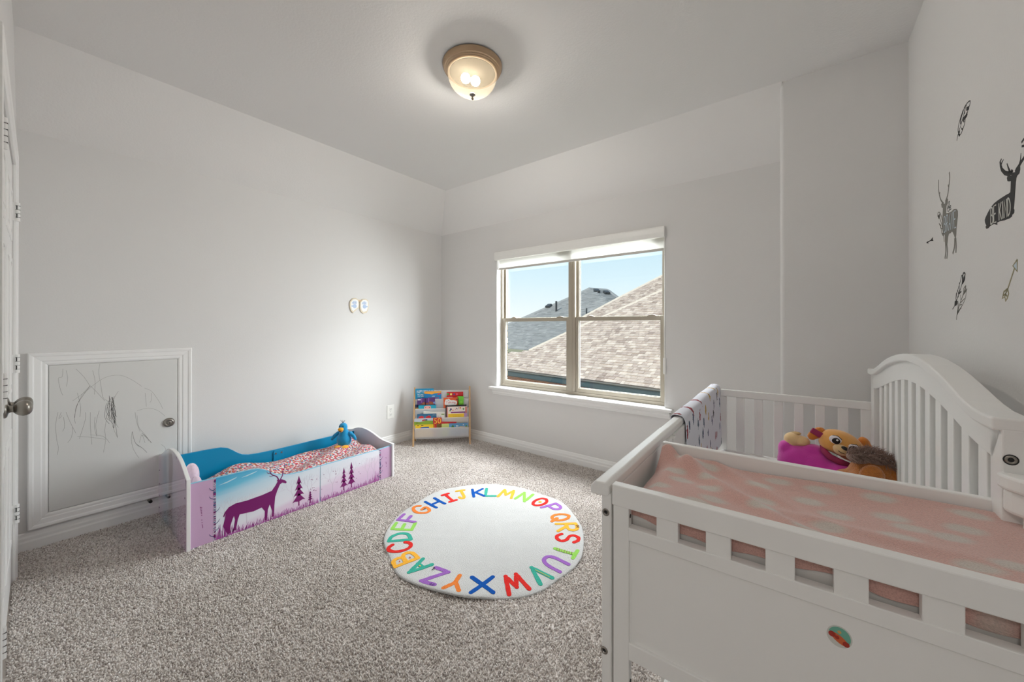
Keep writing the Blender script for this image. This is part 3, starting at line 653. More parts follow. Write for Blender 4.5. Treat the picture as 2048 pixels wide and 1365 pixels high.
def roof_face(house, O, e, s, poly, deckm, shm, nmax, tab=.21, course=.14, inst=True):
    # O origin on the eave, e along it, s up the slope; poly in (e, s) metres
    n = e.cross(s).normalized()
    if n.z < 0: n = -n
    P = [O+e*a+s*b for a, b in poly]
    MB().prism([p-n*.02 for p in P], -n*.1).build('roof_deck', deckm, house)
    a0, a1 = min(p[0] for p in poly), max(p[0] for p in poly); b0, b1 = min(p[1] for p in poly), max(p[1] for p in poly)
    rot = Matrix((e, s, n)).transposed().to_4x4()
    tabs = []
    r = 0; y = b0
    rg = random.Random(11)
    while y < b1:
        x = a0 - rg.random()*tab
        while x < a1:
            l = tab*rg.uniform(.55, 1.25)
            if inpoly((x+l/2, y+course*.5), poly): tabs.append((x, y, l))
            x += l
        y += course
    def shape(mb, l, M, th):
        c = course*1.25
        vs = [(0, 0, 0), (l-.006, 0, 0), (l-.006, c, -.012), (0, c, -.012), (0, 0, th), (l-.006, 0, th), (l-.006, c, -.004), (0, c, -.004)]
        return mb.add([M @ Vector(v) for v in vs], [(0, 3, 2, 1), (4, 5, 6, 7), (0, 1, 5, 4), (1, 2, 6, 5), (2, 3, 7, 6), (3, 0, 4, 7)])
    tabs.sort(key=lambda q: (O+e*q[0]+s*q[1]-CAM).length)
    protos = []
    for l in (tab*.6, tab*.8, tab, tab*1.2): protos.append((l, shape(MB(), l, Matrix.Identity(4), .016).mesh('shingle', shm)))
    rest = MB()
    for k, (x, y, l) in enumerate(tabs):
        M = Matrix.Translation(O+e*x+s*y-n*.006) @ rot
        if k < nmax:
            pm = min(protos, key=lambda q: abs(q[0]-l))[1]
            o = bpy.data.objects.new('shingle', pm); COL.objects.link(o); o.parent = house; o.matrix_local = M
        else: shape(rest, l, M, rg.choice((.010, .016, .022)))
    if rest.v: rest.build('shingles', shm, house)['kind'] = 'stuff'
    return n
gz = struct(MB().box((-90, .4, -4.2), (90, 140, -4)).build('ground', mat('dry_lawn', srgb(120, 122, 84), 1, noise=.3, nscale=2)))
th = tag(empty('house', (0, 0, 0)), 'neighbouring house with sunlit tan shingle roof close outside the window', 'house')
E1 = onZ(1014.8, 738.5, -.45); E2 = onZ(1323, 778.5, -.45)
e = (E2-E1).normalized(); h = Vector((e.y, -e.x, 0))
if h.dot(E1-CAM) < 0: h = -h
pt = math.radians(33); s = h*math.cos(pt)+Vector((0, 0, math.sin(pt))); nn = e.cross(s)
def es(x, y, o, s_): p = onP(x, y, o, e.cross(s_))-o; return (p.dot(e), p.dot(s_))
poly = [es(x, y, E1, s) for x, y in ((1058, 701), (1160, 653), (1221, 627), (1327, 579), (1400, 545))]
ex1 = (E2-E1).length+6; k0 = es(1015, 707, E1, s)
main = [(k0[0]-5, 0), (ex1, 0), (ex1, poly[-1][1])] + [p for p in poly[::-1]] + [k0, (k0[0]-5, k0[1]*.9)]
roof_face(th, E1, e, s, main, TANB, TANS, 270)
O2 = E1 + h*3 + Vector((0, 0, .2))
p2 = [es(x, y, O2, s) for x, y in ((1150, 672), (1150, 643), (1179, 627), (1237, 596), (1327, 550), (1420, 503), (1420, 560), (1221, 640))]
roof_face(th, O2, e, s, p2, TANB, TANS, 0)
# hip and ridge caps
def caps(house, pl, nn, m, w_=.09, seg=.3, hgt=.03):
    for i in range(len(pl)-1):
        L = (pl[i+1]-pl[i]).length; nseg = max(1, int(L/seg))
        for j in range(nseg):
            a = pl[i].lerp(pl[i+1], j/nseg); b = pl[i].lerp(pl[i+1], (j+1)/nseg+.02)
            wv = (pl[i+1]-pl[i]).normalized().cross(nn).normalized()*w_
            up = (nn if nn.z > 0 else -nn)*hgt
            MB().add([a-wv, a+wv, b+wv, b-wv, a+up, b+up*.7], [(0, 3, 2, 1), (0, 4, 5, 3), (4, 1, 2, 5), (0, 1, 4), (3, 5, 2)]).build('hip_cap', m, house)
caps(th, [E1+e*a+s*b for a, b in poly], nn, RIDGE)
caps(th, [O2+e*a+s*b for a, b in p2[1:5]], nn, RIDGE, .11)
eo = E1-e*5; ew = e*(ex1+5)
MB().prism([eo+h*-.015+Vector((0, 0, -.03)), eo+h*.03+Vector((0, 0, -.03)), eo+h*.03+Vector((0, 0, -.25)), eo+h*-.015+Vector((0, 0, -.25))], ew).build('fascia', SLATE, th)
MB().prism([eo-h*.075+Vector((0, 0, -.015)), eo-h*.06+Vector((0, 0, -.015)), eo-h*.06+Vector((0, 0, -.045)), eo-h*.016+Vector((0, 0, -.045)), eo-h*.016+Vector((0, 0, -.075)), eo-h*.05+Vector((0, 0, -.075)), eo-h*.075+Vector((0, 0, -.05))], ew).build('gutter', GUTT, th)
MB().prism([eo+h*.03+Vector((0, 0, -.28)), eo+h*.62+Vector((0, 0, -.28)), eo+h*.62+Vector((0, 0, -.30)), eo+h*.03+Vector((0, 0, -.25))], ew).build('soffit', SLATE, th)
def brick_mat():
    m, t, b = nodes('orange_brick'); tcn = N(t, 'ShaderNodeTexCoord'); bk = N(t, 'ShaderNodeTexBrick', Scale=4.0)
    bk.inputs['Color1'].default_value = srgb(196, 122, 84); bk.inputs['Color2'].default_value = srgb(170, 100, 70); bk.inputs['Mortar'].default_value = srgb(196, 176, 158)
    mp = N(t, 'ShaderNodeMapping'); mp.inputs['Rotation'].default_value = (PI/2, 0, 0)
    t.links.new(tcn.outputs['Object'], mp.inputs[0]); t.links.new(mp.outputs[0], bk.inputs[0]); t.links.new(bk.outputs[0], b.inputs['Base Color']); b.inputs['Roughness'].default_value = .9
    return m
OBR = brick_mat()
wo_ = eo+h*.3+Vector((0, 0, -.23))
hw_ = MB().prism([wo_, wo_+h*.3, wo_+h*.3+Vector((0, 0, -3)), wo_+Vector((0, 0, -3))], ew).build('brick_wall', OBR, th)
WDK = mat('dark_house_window', (.02, .025, .03, 1), .1); WPAN = mat('white_siding', srgb(222, 222, 220), .6, noise=.05)
def wallbox(u0, u1, z0, z1, d, m, nm):
    q = E1+h*(.3-d); return MB().prism([q+e*u0+Vector((0, 0, z0-1.25)), q+e*u1+Vector((0, 0, z0-1.25)), q+e*u1+Vector((0, 0, z1-1.25)), q+e*u0+Vector((0, 0, z1-1.25))], h*(d+.01)).build(nm, m, hw_)
wallbox(-.7, .75, -.9, .45, .03, WDK, 'window'); wallbox(1.5, 2.5, -1.7, .42, .03, WPAN, 'white_panel'); wallbox(3.2, 3.6, -.8, .4, .03, WDK, 'window'); wallbox(4.0, 5.2, -.8, .4, .03, WDK, 'window')
# grey roofed house farther off
gh = tag(empty('house', (0, 0, 0)), 'distant house with grey hipped shingle roof seen above the tan roof', 'house')
G1 = onZ(1000, 697, -1.1); ge = Vector((.93, -.2, 0)).normalized(); gh_ = Vector((-ge.y, ge.x, 0))
pt2 = math.radians(30); gs = gh_*math.cos(pt2)+Vector((0, 0, math.sin(pt2))); gn = ge.cross(gs)
def ges(x, y): p = onP(x, y, G1, gn)-G1; return (p.dot(ge), p.dot(gs))
gp = [(ges(1005, 697)[0]-12, 0), (ges(1200, 700)[0]+6, 0), ges(1262, 640), ges(1232, 612), ges(1178, 577), ges(1135, 597), ges(1055, 632), ges(985, 662)]
gp = [(a, max(0, b)) for a, b in gp]
roof_face(gh, G1, ge, gs, gp, GRYB, GRYS, 0, tab=.6, course=.24)
GR = G1+ge*gp[4][0]+gs*gp[4][1]
ge2 = Vector((.55, .83, 0)).normalized(); gs2 = Vector((-ge2.y, ge2.x, 0))*math.cos(pt2)*-1
gs2 = Vector((.83, -.55, 0))*-math.cos(pt2)+Vector((0, 0, math.sin(pt2)))
g2n = ge2.cross(gs2)
def ges2(x, y): p = onP(x, y, GR, g2n)-GR; return (p.dot(ge2), p.dot(gs2))
g2p = [ges2(*q) for q in ((1178, 577), (1215, 580), (1245, 602), (1260, 640), (1205, 640))]
roof_face(gh, GR, ge2, gs2, g2p, GRYB, GRYS, 0, tab=.6, course=.24)
GCAP = mat('grey_hip_cap', srgb(150, 149, 146), .9, noise=.1, nscale=6)
caps(gh, [G1+ge*a+gs*b for a, b in gp[4:8]], gn, GCAP, .3, 1.0, .08); caps(gh, [GR+ge2*a+gs2*b for a, b in g2p[0:4]], g2n, GCAP, .3, 1.0, .08)
gw0 = G1-ge*11+gh_*.6
MB().prism([gw0+Vector((0, 0, -.25)), gw0+gh_*.3+Vector((0, 0, -.25)), gw0+gh_*.3+Vector((0, 0, -3)), gw0+Vector((0, 0, -3))], ge*30).build('house_wall', mat('olive_siding', srgb(112, 112, 92), .8, noise=.1), gh)
gf = G1-ge*11
MB().prism([gf+Vector((0, 0, .02)), gf+gh_*.04+Vector((0, 0, .02)), gf+gh_*.04+Vector((0, 0, -.4)), gf+Vector((0, 0, -.4))], ge*30).build('fascia', mat('olive_fascia', srgb(150, 150, 128), .7, noise=.05), gh)
gm = onP(1021, 704, gw0, gh_)
MB().prism([gm+ge*-.35+Vector((0, 0, .2)), gm+ge*.45+Vector((0, 0, .2)), gm+ge*.45+Vector((0, 0, -1)), gm+ge*-.35+Vector((0, 0, -1))], gh_*-.04).build('window', WDK, gh)
VENT = mat('dark_roof_vent', (.03, .035, .04, 1), .5)
gu = gn if gn.z > 0 else -gn
b0 = onP(1112.5, 623, G1, gn); MB().tube([b0, b0+Vector((0, 0, 1.2))], .12, 10).build('vent_pipe', VENT, gh)
b0 = onP(1173, 628, G1, gn); MB().tube([b0, b0+Vector((0, 0, .6))], .08, 8).build('vent_pipe', VENT, gh)
for (x, y), (n_, ee, ss) in zip(((1097, 615), (1193.5, 584.5), (1213.5, 588)), ((gu, ge, gs), (g2n if g2n.z > 0 else -g2n, ge2, gs2), (g2n if g2n.z > 0 else -g2n, ge2, gs2))):
    p = onP(x, y, G1 if y > 600 else GR, gn if y > 600 else g2n)
    MB().prism([p-ee*.38-ss*.2, p+ee*.38-ss*.2, p+ee*.32-ss*.2+n_*.28, p-ee*.32-ss*.2+n_*.28], ss*.6).build('roof_vent', VENT, gh)
# brick return beside our own window
bx = onY(1015.6, 650, .255).x
ext = struct(MB().box((bx-.9, .15, .3), (bx-.012, .245, 2.5)).build('wall_exterior', mat('mortar', srgb(196, 192, 184), .9, noise=.05)))
BRK = shingle_mat('grey_brown_brick', [srgb(96, 90, 78), srgb(120, 112, 98), srgb(84, 80, 70), srgb(150, 142, 128)])
bmeshes = [MB().box((-.19, 0, 0), (0, .1, .062)).mesh('brick', BRK), MB().box((-.09, 0, 0), (0, .1, .062)).mesh('brick', BRK)]
for r in range(25):
    x = bx
    for c in range(2):
        half = (c == 0 and r % 2)
        o = bpy.data.objects.new('brick', bmeshes[1 if half else 0]); COL.objects.link(o); o.parent = ext; o.location = (x, .156, .56+r*.074); x -= (.1 if half else .2)

# ================================================================== TODDLER BED
YF, YH = -2.532, -1.184          # outer faces of near and far end panels
bed = tag(empty('toddler_bed', (.40, (YF+YH)/2, 0)), 'lilac and blue toddler bed with plum deer print along left wall', 'bed')
bo_ = Vector((.40, (YF+YH)/2, 0)); B = lambda x, y, z: (x-bo_.x, y-bo_.y, z)
BW = mat('white_bed_edge', srgb(240, 240, 240), .3, noise=.01); LIL = mat('lilac_laminate', srgb(205, 170, 204), .3, noise=.01, coat=.2)
TEAL = mat('teal_laminate', srgb(0, 138, 184), .35, noise=.02); LILGREY = mat('pale_grey_laminate', srgb(214, 212, 218), .35, noise=.01)
near = [(.012, 0), (.012, .40), (.06, .412), (.11, .425), (.16, .446), (.22, .472), (.28, .492), (.34, .503), (.41, .508), (.48, .505), (.54, .495), (.60, .478), (.655, .455), (.70, .43), (.748, .408), (.748, 0)]
far = [(.012, 0), (.012, .283), (.06, .288), (.11, .30), (.16, .318), (.21, .331), (.27, .338), (.33, .338), (.39, .332), (.45, .32), (.51, .304), (.57, .290), (.62, .284), (.68, .282), (.748, .280), (.748, 0)]
hb = MB().prism([B(x, YF, z) for x, z in near], (0, .018, 0)).build('headboard', BW, bed, bevel=.002)
fb = MB().prism([B(x, YH-.018, z) for x, z in far], (0, .018, 0)).build('footboard', BW, bed, bevel=.002)
sc = lambda P, f, z0=.004: [(.38+(x-.38)*f, z0 if z == 0 else z*f+.002) for x, z in P]
def gloss_art():
    m, t, b = nodes('glossy_pastel_print'); tcn = N(t, 'ShaderNodeTexCoord'); sxx = N(t, 'ShaderNodeSeparateXYZ'); t.links.new(tcn.outputs['Object'], sxx.inputs[0])
    r = N(t, 'ShaderNodeValToRGB'); r.color_ramp.interpolation = 'EASE'; els = r.color_ramp.elements
    els[0].position = 0; els[0].color = srgb(212, 178, 206); els[1].position = 1; els[1].color = srgb(205, 170, 204)
    for p, c in ((.18, srgb(206, 184, 212)), (.24, srgb(170, 196, 222)), (.34, srgb(96, 150, 186)), (.42, srgb(186, 196, 214)), (.47, srgb(120, 92, 104)), (.56, srgb(112, 84, 96)), (.62, srgb(186, 180, 208)), (.74, srgb(206, 190, 214)), (.80, srgb(208, 174, 206))): q = els.new(p); q.color = c
    ma = N(t, 'ShaderNodeMath', operation='MULTIPLY_ADD'); ma.inputs[1].default_value = 1.36; ma.inputs[2].default_value = .5
    nz = N(t, 'ShaderNodeTexNoise', Scale=7.0); t.links.new(tcn.outputs['Object'], nz.inputs['Vector'])
    m2 = N(t, 'ShaderNodeMath', operation='MULTIPLY_ADD'); m2.inputs[1].default_value = .1; t.links.new(nz.outputs[0], m2.inputs[0]); t.links.new(sxx.outputs['X'], m2.inputs[2])
    t.links.new(m2.outputs[0], ma.inputs[0]); t.links.new(ma.outputs[0], r.inputs[0]); t.links.new(r.outputs[0], b.inputs['Base Color'])
    b.inputs['Roughness'].default_value = .06; b.inputs['Specular IOR Level'].default_value = .8; b.inputs['Coat Weight'].default_value = 1; b.inputs['Coat Roughness'].default_value = .03
    return m
plabel(MB().prism([B(x, YF-.0012, z) for x, z in sc(near, .985)], (0, .0018, 0)).build('printed_face', gloss_art(), hb), 'glossy lilac outer face of the tall end panel')
MB().prism([B(x, YH-.0192, z) for x, z in sc(far, .985)], (0, .0018, 0)).build('inner_face', LILGREY, fb)
SCREW = mat('bed_screw_cap', srgb(120, 90, 120), .4)
mb = MB()
for z in (.05, .13, .21, .30): mb.disc(B(.715, YF-.001, z), .005, (0, -1, 0), .001, 10); mb.disc(B(.045, YF-.001, z), .005, (0, -1, 0), .001, 10)
mb.build('screw_cap', SCREW, hb)
XF = .73
ptop = [(-2.514, .378), (-2.405, .375), (-2.30, .372), (-2.22, .369), (-2.175, .362), (-2.14, .345), (-2.105, .319), (-2.075, .297), (-2.04, .280), (-1.99, .269), (-1.92, .264), (-1.792, .266)]
def sky_art():
    m, t, b = nodes('printed_sky'); tcn = N(t, 'ShaderNodeTexCoord'); sxx = N(t, 'ShaderNodeSeparateXYZ'); t.links.new(tcn.outputs['Object'], sxx.inputs[0])
    # print: blue at the tall end fading to white and to lilac at the foot
    ma = N(t, 'ShaderNodeMath', operation='MULTIPLY_ADD'); ma.inputs[1].default_value = -.16; t.links.new(sxx.outputs['Y'], ma.inputs[0]); t.links.new(sxx.outputs['Z'], ma.inputs[2])
    nz = N(t, 'ShaderNodeTexNoise', Scale=5.0, Detail=3.0); mp = N(t, 'ShaderNodeMapping'); mp.inputs['Scale'].default_value = (1, .6, 4)
    t.links.new(tcn.outputs['Object'], mp.inputs[0]); t.links.new(mp.outputs[0], nz.inputs['Vector'])
    m2 = N(t, 'ShaderNodeMath', operation='MULTIPLY_ADD'); m2.inputs[1].default_value = .06; t.links.new(nz.outputs[0], m2.inputs[0]); t.links.new(ma.outputs[0], m2.inputs[2])
    r = N(t, 'ShaderNodeValToRGB'); els = r.color_ramp.elements
    els[0].position = .02; els[0].color = srgb(222, 196, 224); els[1].position = .49; els[1].color = srgb(40, 160, 212)
    for p, c in ((.12, srgb(228, 210, 230)), (.16, srgb(232, 232, 242)), (.28, srgb(222, 232, 242)), (.36, srgb(190, 222, 240)), (.41, srgb(110, 196, 228))): q = els.new(p); q.color = c
    t.links.new(m2.outputs[0], r.inputs[0]); t.links.new(r.outputs[0], b.inputs['Base Color']); b.inputs['Roughness'].default_value = .3; b.inputs['Coat Weight'].default_value = .25
    return m
SKY = sky_art()
def rail(y0, y1, tops, m, nm, x=XF, th=.015):
    pts = [B(x, y0, .004)] + [B(x, y, z) for y, z in tops] + [B(x, y1, .004)]
    return MB().prism(pts, (-th, 0, 0)).build(nm, m, bed, bevel=.001)
EDGE = mat('pale_blue_edge', srgb(128, 190, 214), .4)
sr1 = rail(-2.514, -1.793, ptop, EDGE, 'side_rail'); sr2 = rail(-1.790, -1.202, [(-1.790, .266), (-1.5, .263), (-1.31, .261), (-1.202, .263)], EDGE, 'side_rail')
def face(y0, y1, tops, m, nm, par):
    pts = [B(XF+.0006, y0, .006)] + [B(XF+.0006, y, z-.003) for y, z in tops] + [B(XF+.0006, y1, .006)]
    return MB().prism(pts, (-.0012, 0, 0)).build(nm, m, par)
face(-2.513, -2.402, ptop[:2], LIL, 'lilac_print', sr1); face(-2.402, -1.794, ptop[1:], SKY, 'sky_print', sr1)
face(-1.789, -1.308, [(-1.789, .266), (-1.5, .263), (-1.308, .261)], SKY, 'sky_print', sr2); face(-1.308, -1.203, [(-1.308, .261), (-1.203, .263)], LIL, 'lilac_print', sr2)
PLUM = mat('plum_print', srgb(124, 22, 106), .35); PLUM2 = mat('grass_print', srgb(176, 84, 166), .4); TRUNK = mat('trunk_print', srgb(60, 80, 130), .4); GHOST = mat('pale_tree_print', srgb(206, 196, 212), .5); WISP = mat('pale_cloud_print', srgb(196, 226, 240), .5)
def fs(mb, pts, w, d=.0008): return mb.stroke([B(XF+d, y, z) for y, z in pts], w, (1, 0, 0), .0003)
def fp(mb, pts, d=.0008): return mb.prism([B(XF+d, y, z) for y, z in pts], (.0004, 0, 0))
rg = random.Random(5)
for par, ya, yb in ((sr1, -2.395, -1.80), (sr2, -1.785, -1.315)):
    mb = MB(); y = ya
    hmax = lambda y: .05+.05*math.exp(-((y+2.36)/.05)**2)+.05*math.exp(-((y+1.33)/.06)**2)
    while y < yb:
        hgt = rg.uniform(.5, 1)*hmax(y); ln = rg.uniform(-.012, .014)
        fs(mb, [(y, .006), (y+ln*.4, hgt*.55), (y+ln, hgt)], [.004, .003, .0006]); y += .0042
    mb.build('grass_print', PLUM2, par)
    mb = MB()
    def twig(y, z, a, l, w, n):
        y2 = y+math.sin(a)*l; z2 = z+math.cos(a)*l
        if z2 > interp(ptop, y2) - .012 or z2 > (.25 if y2 > -2.03 else .36): return
        fs(mb, [(y, z), (y2, z2)], [w, w*.7], .0007)
        if n:
            for da in (-.42, .38): twig(y2, z2, a+da+rg.uniform(-.12, .12), l*rg.uniform(.62, .8), w*.65, n-1)
    for y in ([-2.34, -2.24, -2.10, -1.97, -1.87] if par is sr1 else [-1.70, -1.55, -1.42, -1.36]):
        twig(y, .04, rg.uniform(-.06, .06), .062, .0028, 5)
    mb.build('bare_tree_print', GHOST, par)
mb = MB(); fp(mb, [(-2.385, .325), (-2.34, .335), (-2.29, .348), (-2.30, .34), (-2.34, .328)]); fp(mb, [(-2.27, .335), (-2.22, .345), (-2.18, .352), (-2.20, .343), (-2.24, .335)])
mb.build('cloud_print', WISP, sr1)
# standing deer and fir trees in plum (plain figures)
def C6(p): return [tuple(onX(300+a/6.4, 960+b/6.4, XF)[1:]) for a, b in p]
mb = MB()
deer = [(-.175, .005), (-.160, .005), (-.158, .05), (-.146, .085), (-.138, .10), (-.132, .075), (-.142, .012), (-.127, .012), (-.116, .07), (-.105, .098), (-.02, .088), (.03, .095), (.05, .065), (.048, .005), (.063, .005), (.070, .07), (.082, .098), (.098, .05), (.094, .012), (.109, .012), (.113, .085), (.118, .135), (.132, .17), (.15, .205), (.165, .212), (.192, .2), (.197, .208), (.185, .222), (.162, .236), (.146, .236), (.128, .24), (.134, .228), (.118, .205), (.095, .18), (.03, .172), (-.06, .168), (-.13, .172), (-.168, .162), (-.19, .14), (-.20, .118), (-.194, .112), (-.186, .13), (-.19, .10), (-.2, .06)]
dy, dz, dsx = -2.185, .012, .88
deerP = [(dy+a*dsx, dz+b*1.02) for a, b in deer]
fp(mb, deerP, .0012)
for p, ws in (([(.143, .233), (.128, .262), (.096, .283), (.082, .31), (.088, .335)], [.007, .006, .005, .004, .002]), ([(.108, .276), (.09, .272), (.078, .28)], [.004, .003, .0015]), ([(.09, .296), (.07, .298), (.062, .31)], [.004, .003, .0015]),
              ([(.152, .235), (.168, .262), (.168, .285), (.182, .312), (.178, .332)], [.007, .006, .005, .004, .002]), ([(.168, .28), (.19, .288), (.2, .302)], [.004, .003, .0015])):
    mb.stroke([B(XF+.0012, dy+a*dsx, dz+b*1.02) for a, b in smoothline([(a, b, 0) for a, b in p], 3) for a, b in [(a, b)]] if False else [B(XF+.0012, dy+q.x*dsx, dz+q.y*1.02) for q in smoothline([(a, b, 0) for a, b in p], 3)], [interp([(i/(len(ws)-1), v) for i, v in enumerate(ws)], j/((len(p)-1)*3)) for j in range((len(p)-1)*3+1)], (1, 0, 0), .0003)
mb.build('deer_print', PLUM, sr1)
def fir(par, y, z0, hgt, wd):
    mb = MB(); fs(mb, [(y, z0-.015), (y, z0+hgt*.3)], .008, .0012)
    for k in range(4):
        zb = z0+hgt*(.08+.21*k); w_ = wd*(1-.2*k)
        fp(mb, [(y-w_/2, zb), (y-w_*.3, zb+.006), (y, zb-.002), (y+w_*.3, zb+.006), (y+w_/2, zb), (y+w_*.12, zb+hgt*.22), (y, zb+hgt*.3), (y-w_*.12, zb+hgt*.22)], .0012)
    mb.build('fir_print', PLUM, par)
fir(sr1, -1.935, .05, .19, .085); fir(sr1, -1.86, .04, .07, .045); fir(sr2, -1.615, .045, .155, .06); fir(sr2, -1.555, .045, .18, .065)
mb = MB()
for i in range(26):
    y = rg.uniform(-1.78, -1.46); z = rg.uniform(.08, .2); q = rg.uniform(0, 3)
    if abs(y+1.585) < .07: continue
    mb.disc(B(XF+.0011, y, z), .0035, (1, 0, 0), .0003, 6, sx=.6)
for i in range(9):
    y = rg.uniform(-1.86, -1.81); z = rg.uniform(.07, .19); mb.disc(B(XF+.0011, y, z), .003, (1, 0, 0), .0003, 6)
mb.build('falling_leaf_print', PLUM, sr2)
for par, y, ztop in ((sr1, -2.402, .372), (sr2, -1.308, .258)):
    mb = MB(); fs(mb, [(y, .008), (y+.002, ztop*.5), (y, ztop)], [.014, .012, .012], .001)
    mb.build('birch_trunk_print', GHOST, par)
    mb = MB(); mc = MB(); z = .012
    while z < ztop-.01:
        w_ = rg.choice((.010, .012, .006)); fs(mb if rg.random() < .55 else mc, [(y-.006+rg.uniform(0, .004), z), (y+.006, z+rg.uniform(-.003, .003))], rg.uniform(.004, .014) if rg.random() < .3 else .004, .0014); z += rg.uniform(.005, .012)
    for z, d in ((.03, -1), (.10, 1), (.17, 1), (.25, -1), (.30, -1), (.06, 1)):
        if z < ztop: fs(mc, [(y, z), (y+d*.018, z+.012), (y+d*.026, z+.026)], [.004, .003, .001], .0014)
    mb.build('bark_print', PLUM, par); mc.build('twig_print', TRUNK, par)
for par, y, hts in ((sr1, -2.463, [.225, .215, .205, .197, .19, .178, .15, .135, .122, .117, .112, .105]), (sr2, -1.25, [.17, .135, .128, .12, .10])):
    mb = MB()
    for j, z in enumerate(hts): fs(mb, [(y-.006+.0012*j, z+.004), (y+.004, z)], [.005, .001], .0008)
    mb.build('bark_print', PLUM, par)
btop = [(-2.514, .40), (-2.30, .397), (-2.22, .392), (-2.18, .378), (-2.15, .355), (-2.12, .328), (-2.09, .307), (-2.05, .294), (-1.98, .287), (-1.87, .284), (-1.4, .287), (-1.202, .287)]
MB().prism([B(.145, -2.514, .004)]+[B(.145, y, z) for y, z in btop]+[B(.145, -1.202, .004)], (-.015, 0, 0)).build('back_rail', TEAL, bed, bevel=.002)
bk = MB().prism([B(.146, y, z) for y, z in ((-1.885, .10), (-1.885, .268), (-1.878, .278), (-1.815, .278), (-1.808, .268), (-1.808, .10))], (.008, 0, 0)).build('joining_plate', TEAL, bed, bevel=.002)
mb = MB()
for y in (-1.868, -1.826): mb.disc(B(.1538, y, .255), .007, (1, 0, 0), .002, 14)
mb.build('screw', NICKEL, bk)
MB().box(B(.146, -2.513, .05), B(.714, -1.203, .065)).build('slat_base', BW, bed)
# mattress with a printed cover
def paisley():
    m, t, b = nodes('paisley_dot_cover'); tcn = N(t, 'ShaderNodeTexCoord')
    v = N(t, 'ShaderNodeTexVoronoi', Scale=58.0, voronoi_dimensions='2D'); t.links.new(tcn.outputs['Object'], v.inputs['Vector'])
    big = N(t, 'ShaderNodeTexVoronoi', Scale=5.5, voronoi_dimensions='2D'); t.links.new(tcn.outputs['Object'], big.inputs['Vector'])
    mult = N(t, 'ShaderNodeMath', operation='MULTIPLY'); mult.inputs[1].default_value = 34; t.links.new(big.outputs['Distance'], mult.inputs[0])
    fr = N(t, 'ShaderNodeMath', operation='FRACT'); t.links.new(mult.outputs[0], fr.inputs[0])
    fl_ = N(t, 'ShaderNodeMath', operation='FLOOR'); t.links.new(mult.outputs[0], fl_.inputs[0])
    sepc = N(t, 'ShaderNodeSeparateColor'); t.links.new(v.outputs['Color'], sepc.inputs[0])
    sepb = N(t, 'ShaderNodeSeparateColor'); t.links.new(big.outputs['Color'], sepb.inputs[0])
    ad = N(t, 'ShaderNodeMath', operation='MULTIPLY_ADD'); ad.inputs[1].default_value = .37; t.links.new(fl_.outputs[0], ad.inputs[0]); t.links.new(sepb.outputs[0], ad.inputs[2])
    ad2 = N(t, 'ShaderNodeMath', operation='MULTIPLY_ADD'); ad2.inputs[1].default_value = .3; t.links.new(sepc.outputs[0], ad2.inputs[0]); t.links.new(ad.outputs[0], ad2.inputs[2])
    f2 = N(t, 'ShaderNodeMath', operation='FRACT'); t.links.new(ad2.outputs[0], f2.inputs[0])
    r = N(t, 'ShaderNodeValToRGB'); r.color_ramp.interpolation = 'CONSTANT'; els = r.color_ramp.elements
    cs_ = [srgb(196, 72, 40), srgb(214, 150, 40), srgb(170, 40, 96), srgb(40, 140, 160), srgb(122, 40, 100), srgb(200, 60, 110), srgb(30, 100, 150), srgb(226, 112, 40)]
    els[0].color = cs_[0]; els[1].position = .125; els[1].color = cs_[1]
    for i, c in enumerate(cs_[2:]): q = els.new(.125*(i+2)); q.color = c
    t.links.new(f2.outputs[0], r.inputs[0])
    lt = N(t, 'ShaderNodeMath', operation='LESS_THAN'); lt.inputs[1].default_value = .46; t.links.new(v.outputs['Distance'], lt.inputs[0])
    mx = N(t, 'ShaderNodeMix', data_type='RGBA'); mx.inputs[6].default_value = srgb(216, 206, 206); t.links.new(lt.outputs[0], mx.inputs[0]); t.links.new(r.outputs[0], mx.inputs[7])
    t.links.new(mx.outputs[2], b.inputs['Base Color']); b.inputs['Roughness'].default_value = .95; b.inputs['Specular IOR Level'].default_value = .1
    return m
mt = tag(empty('mattress', (.43, -1.86, .066)), 'small mattress in multicoloured paisley cover inside the toddler bed', 'mattress')
def mz(x, y):
    edge = min((x-.15)/.05, (.712-x)/.05, (y+2.44)/.10, (-1.208-y)/.06); edge = max(0, min(1, edge))
    z = .150 + .02*math.sin(y*9+x*5)*.5 + .012*math.sin(x*22+y*13) + .035*math.exp(-((y+2.15)/.12)**2)*(1-((x-.4)/.4)**2) + .02*math.exp(-((y+1.3)/.12)**2)
    return .072 + (z-.0)*(math.sqrt(edge)*.9+.1)-.0
mb = MB(); G = mb.grid(lambda u, v: (.15+.562*u-.43, -2.44+1.232*v+1.86, mz(.15+.562*u, -2.44+1.232*v)-.066), 36, 80)
mb.box((-.278, -.576, .001), (.28, .65, .012))
mb.build('cover', paisley(), mt, smooth=True)
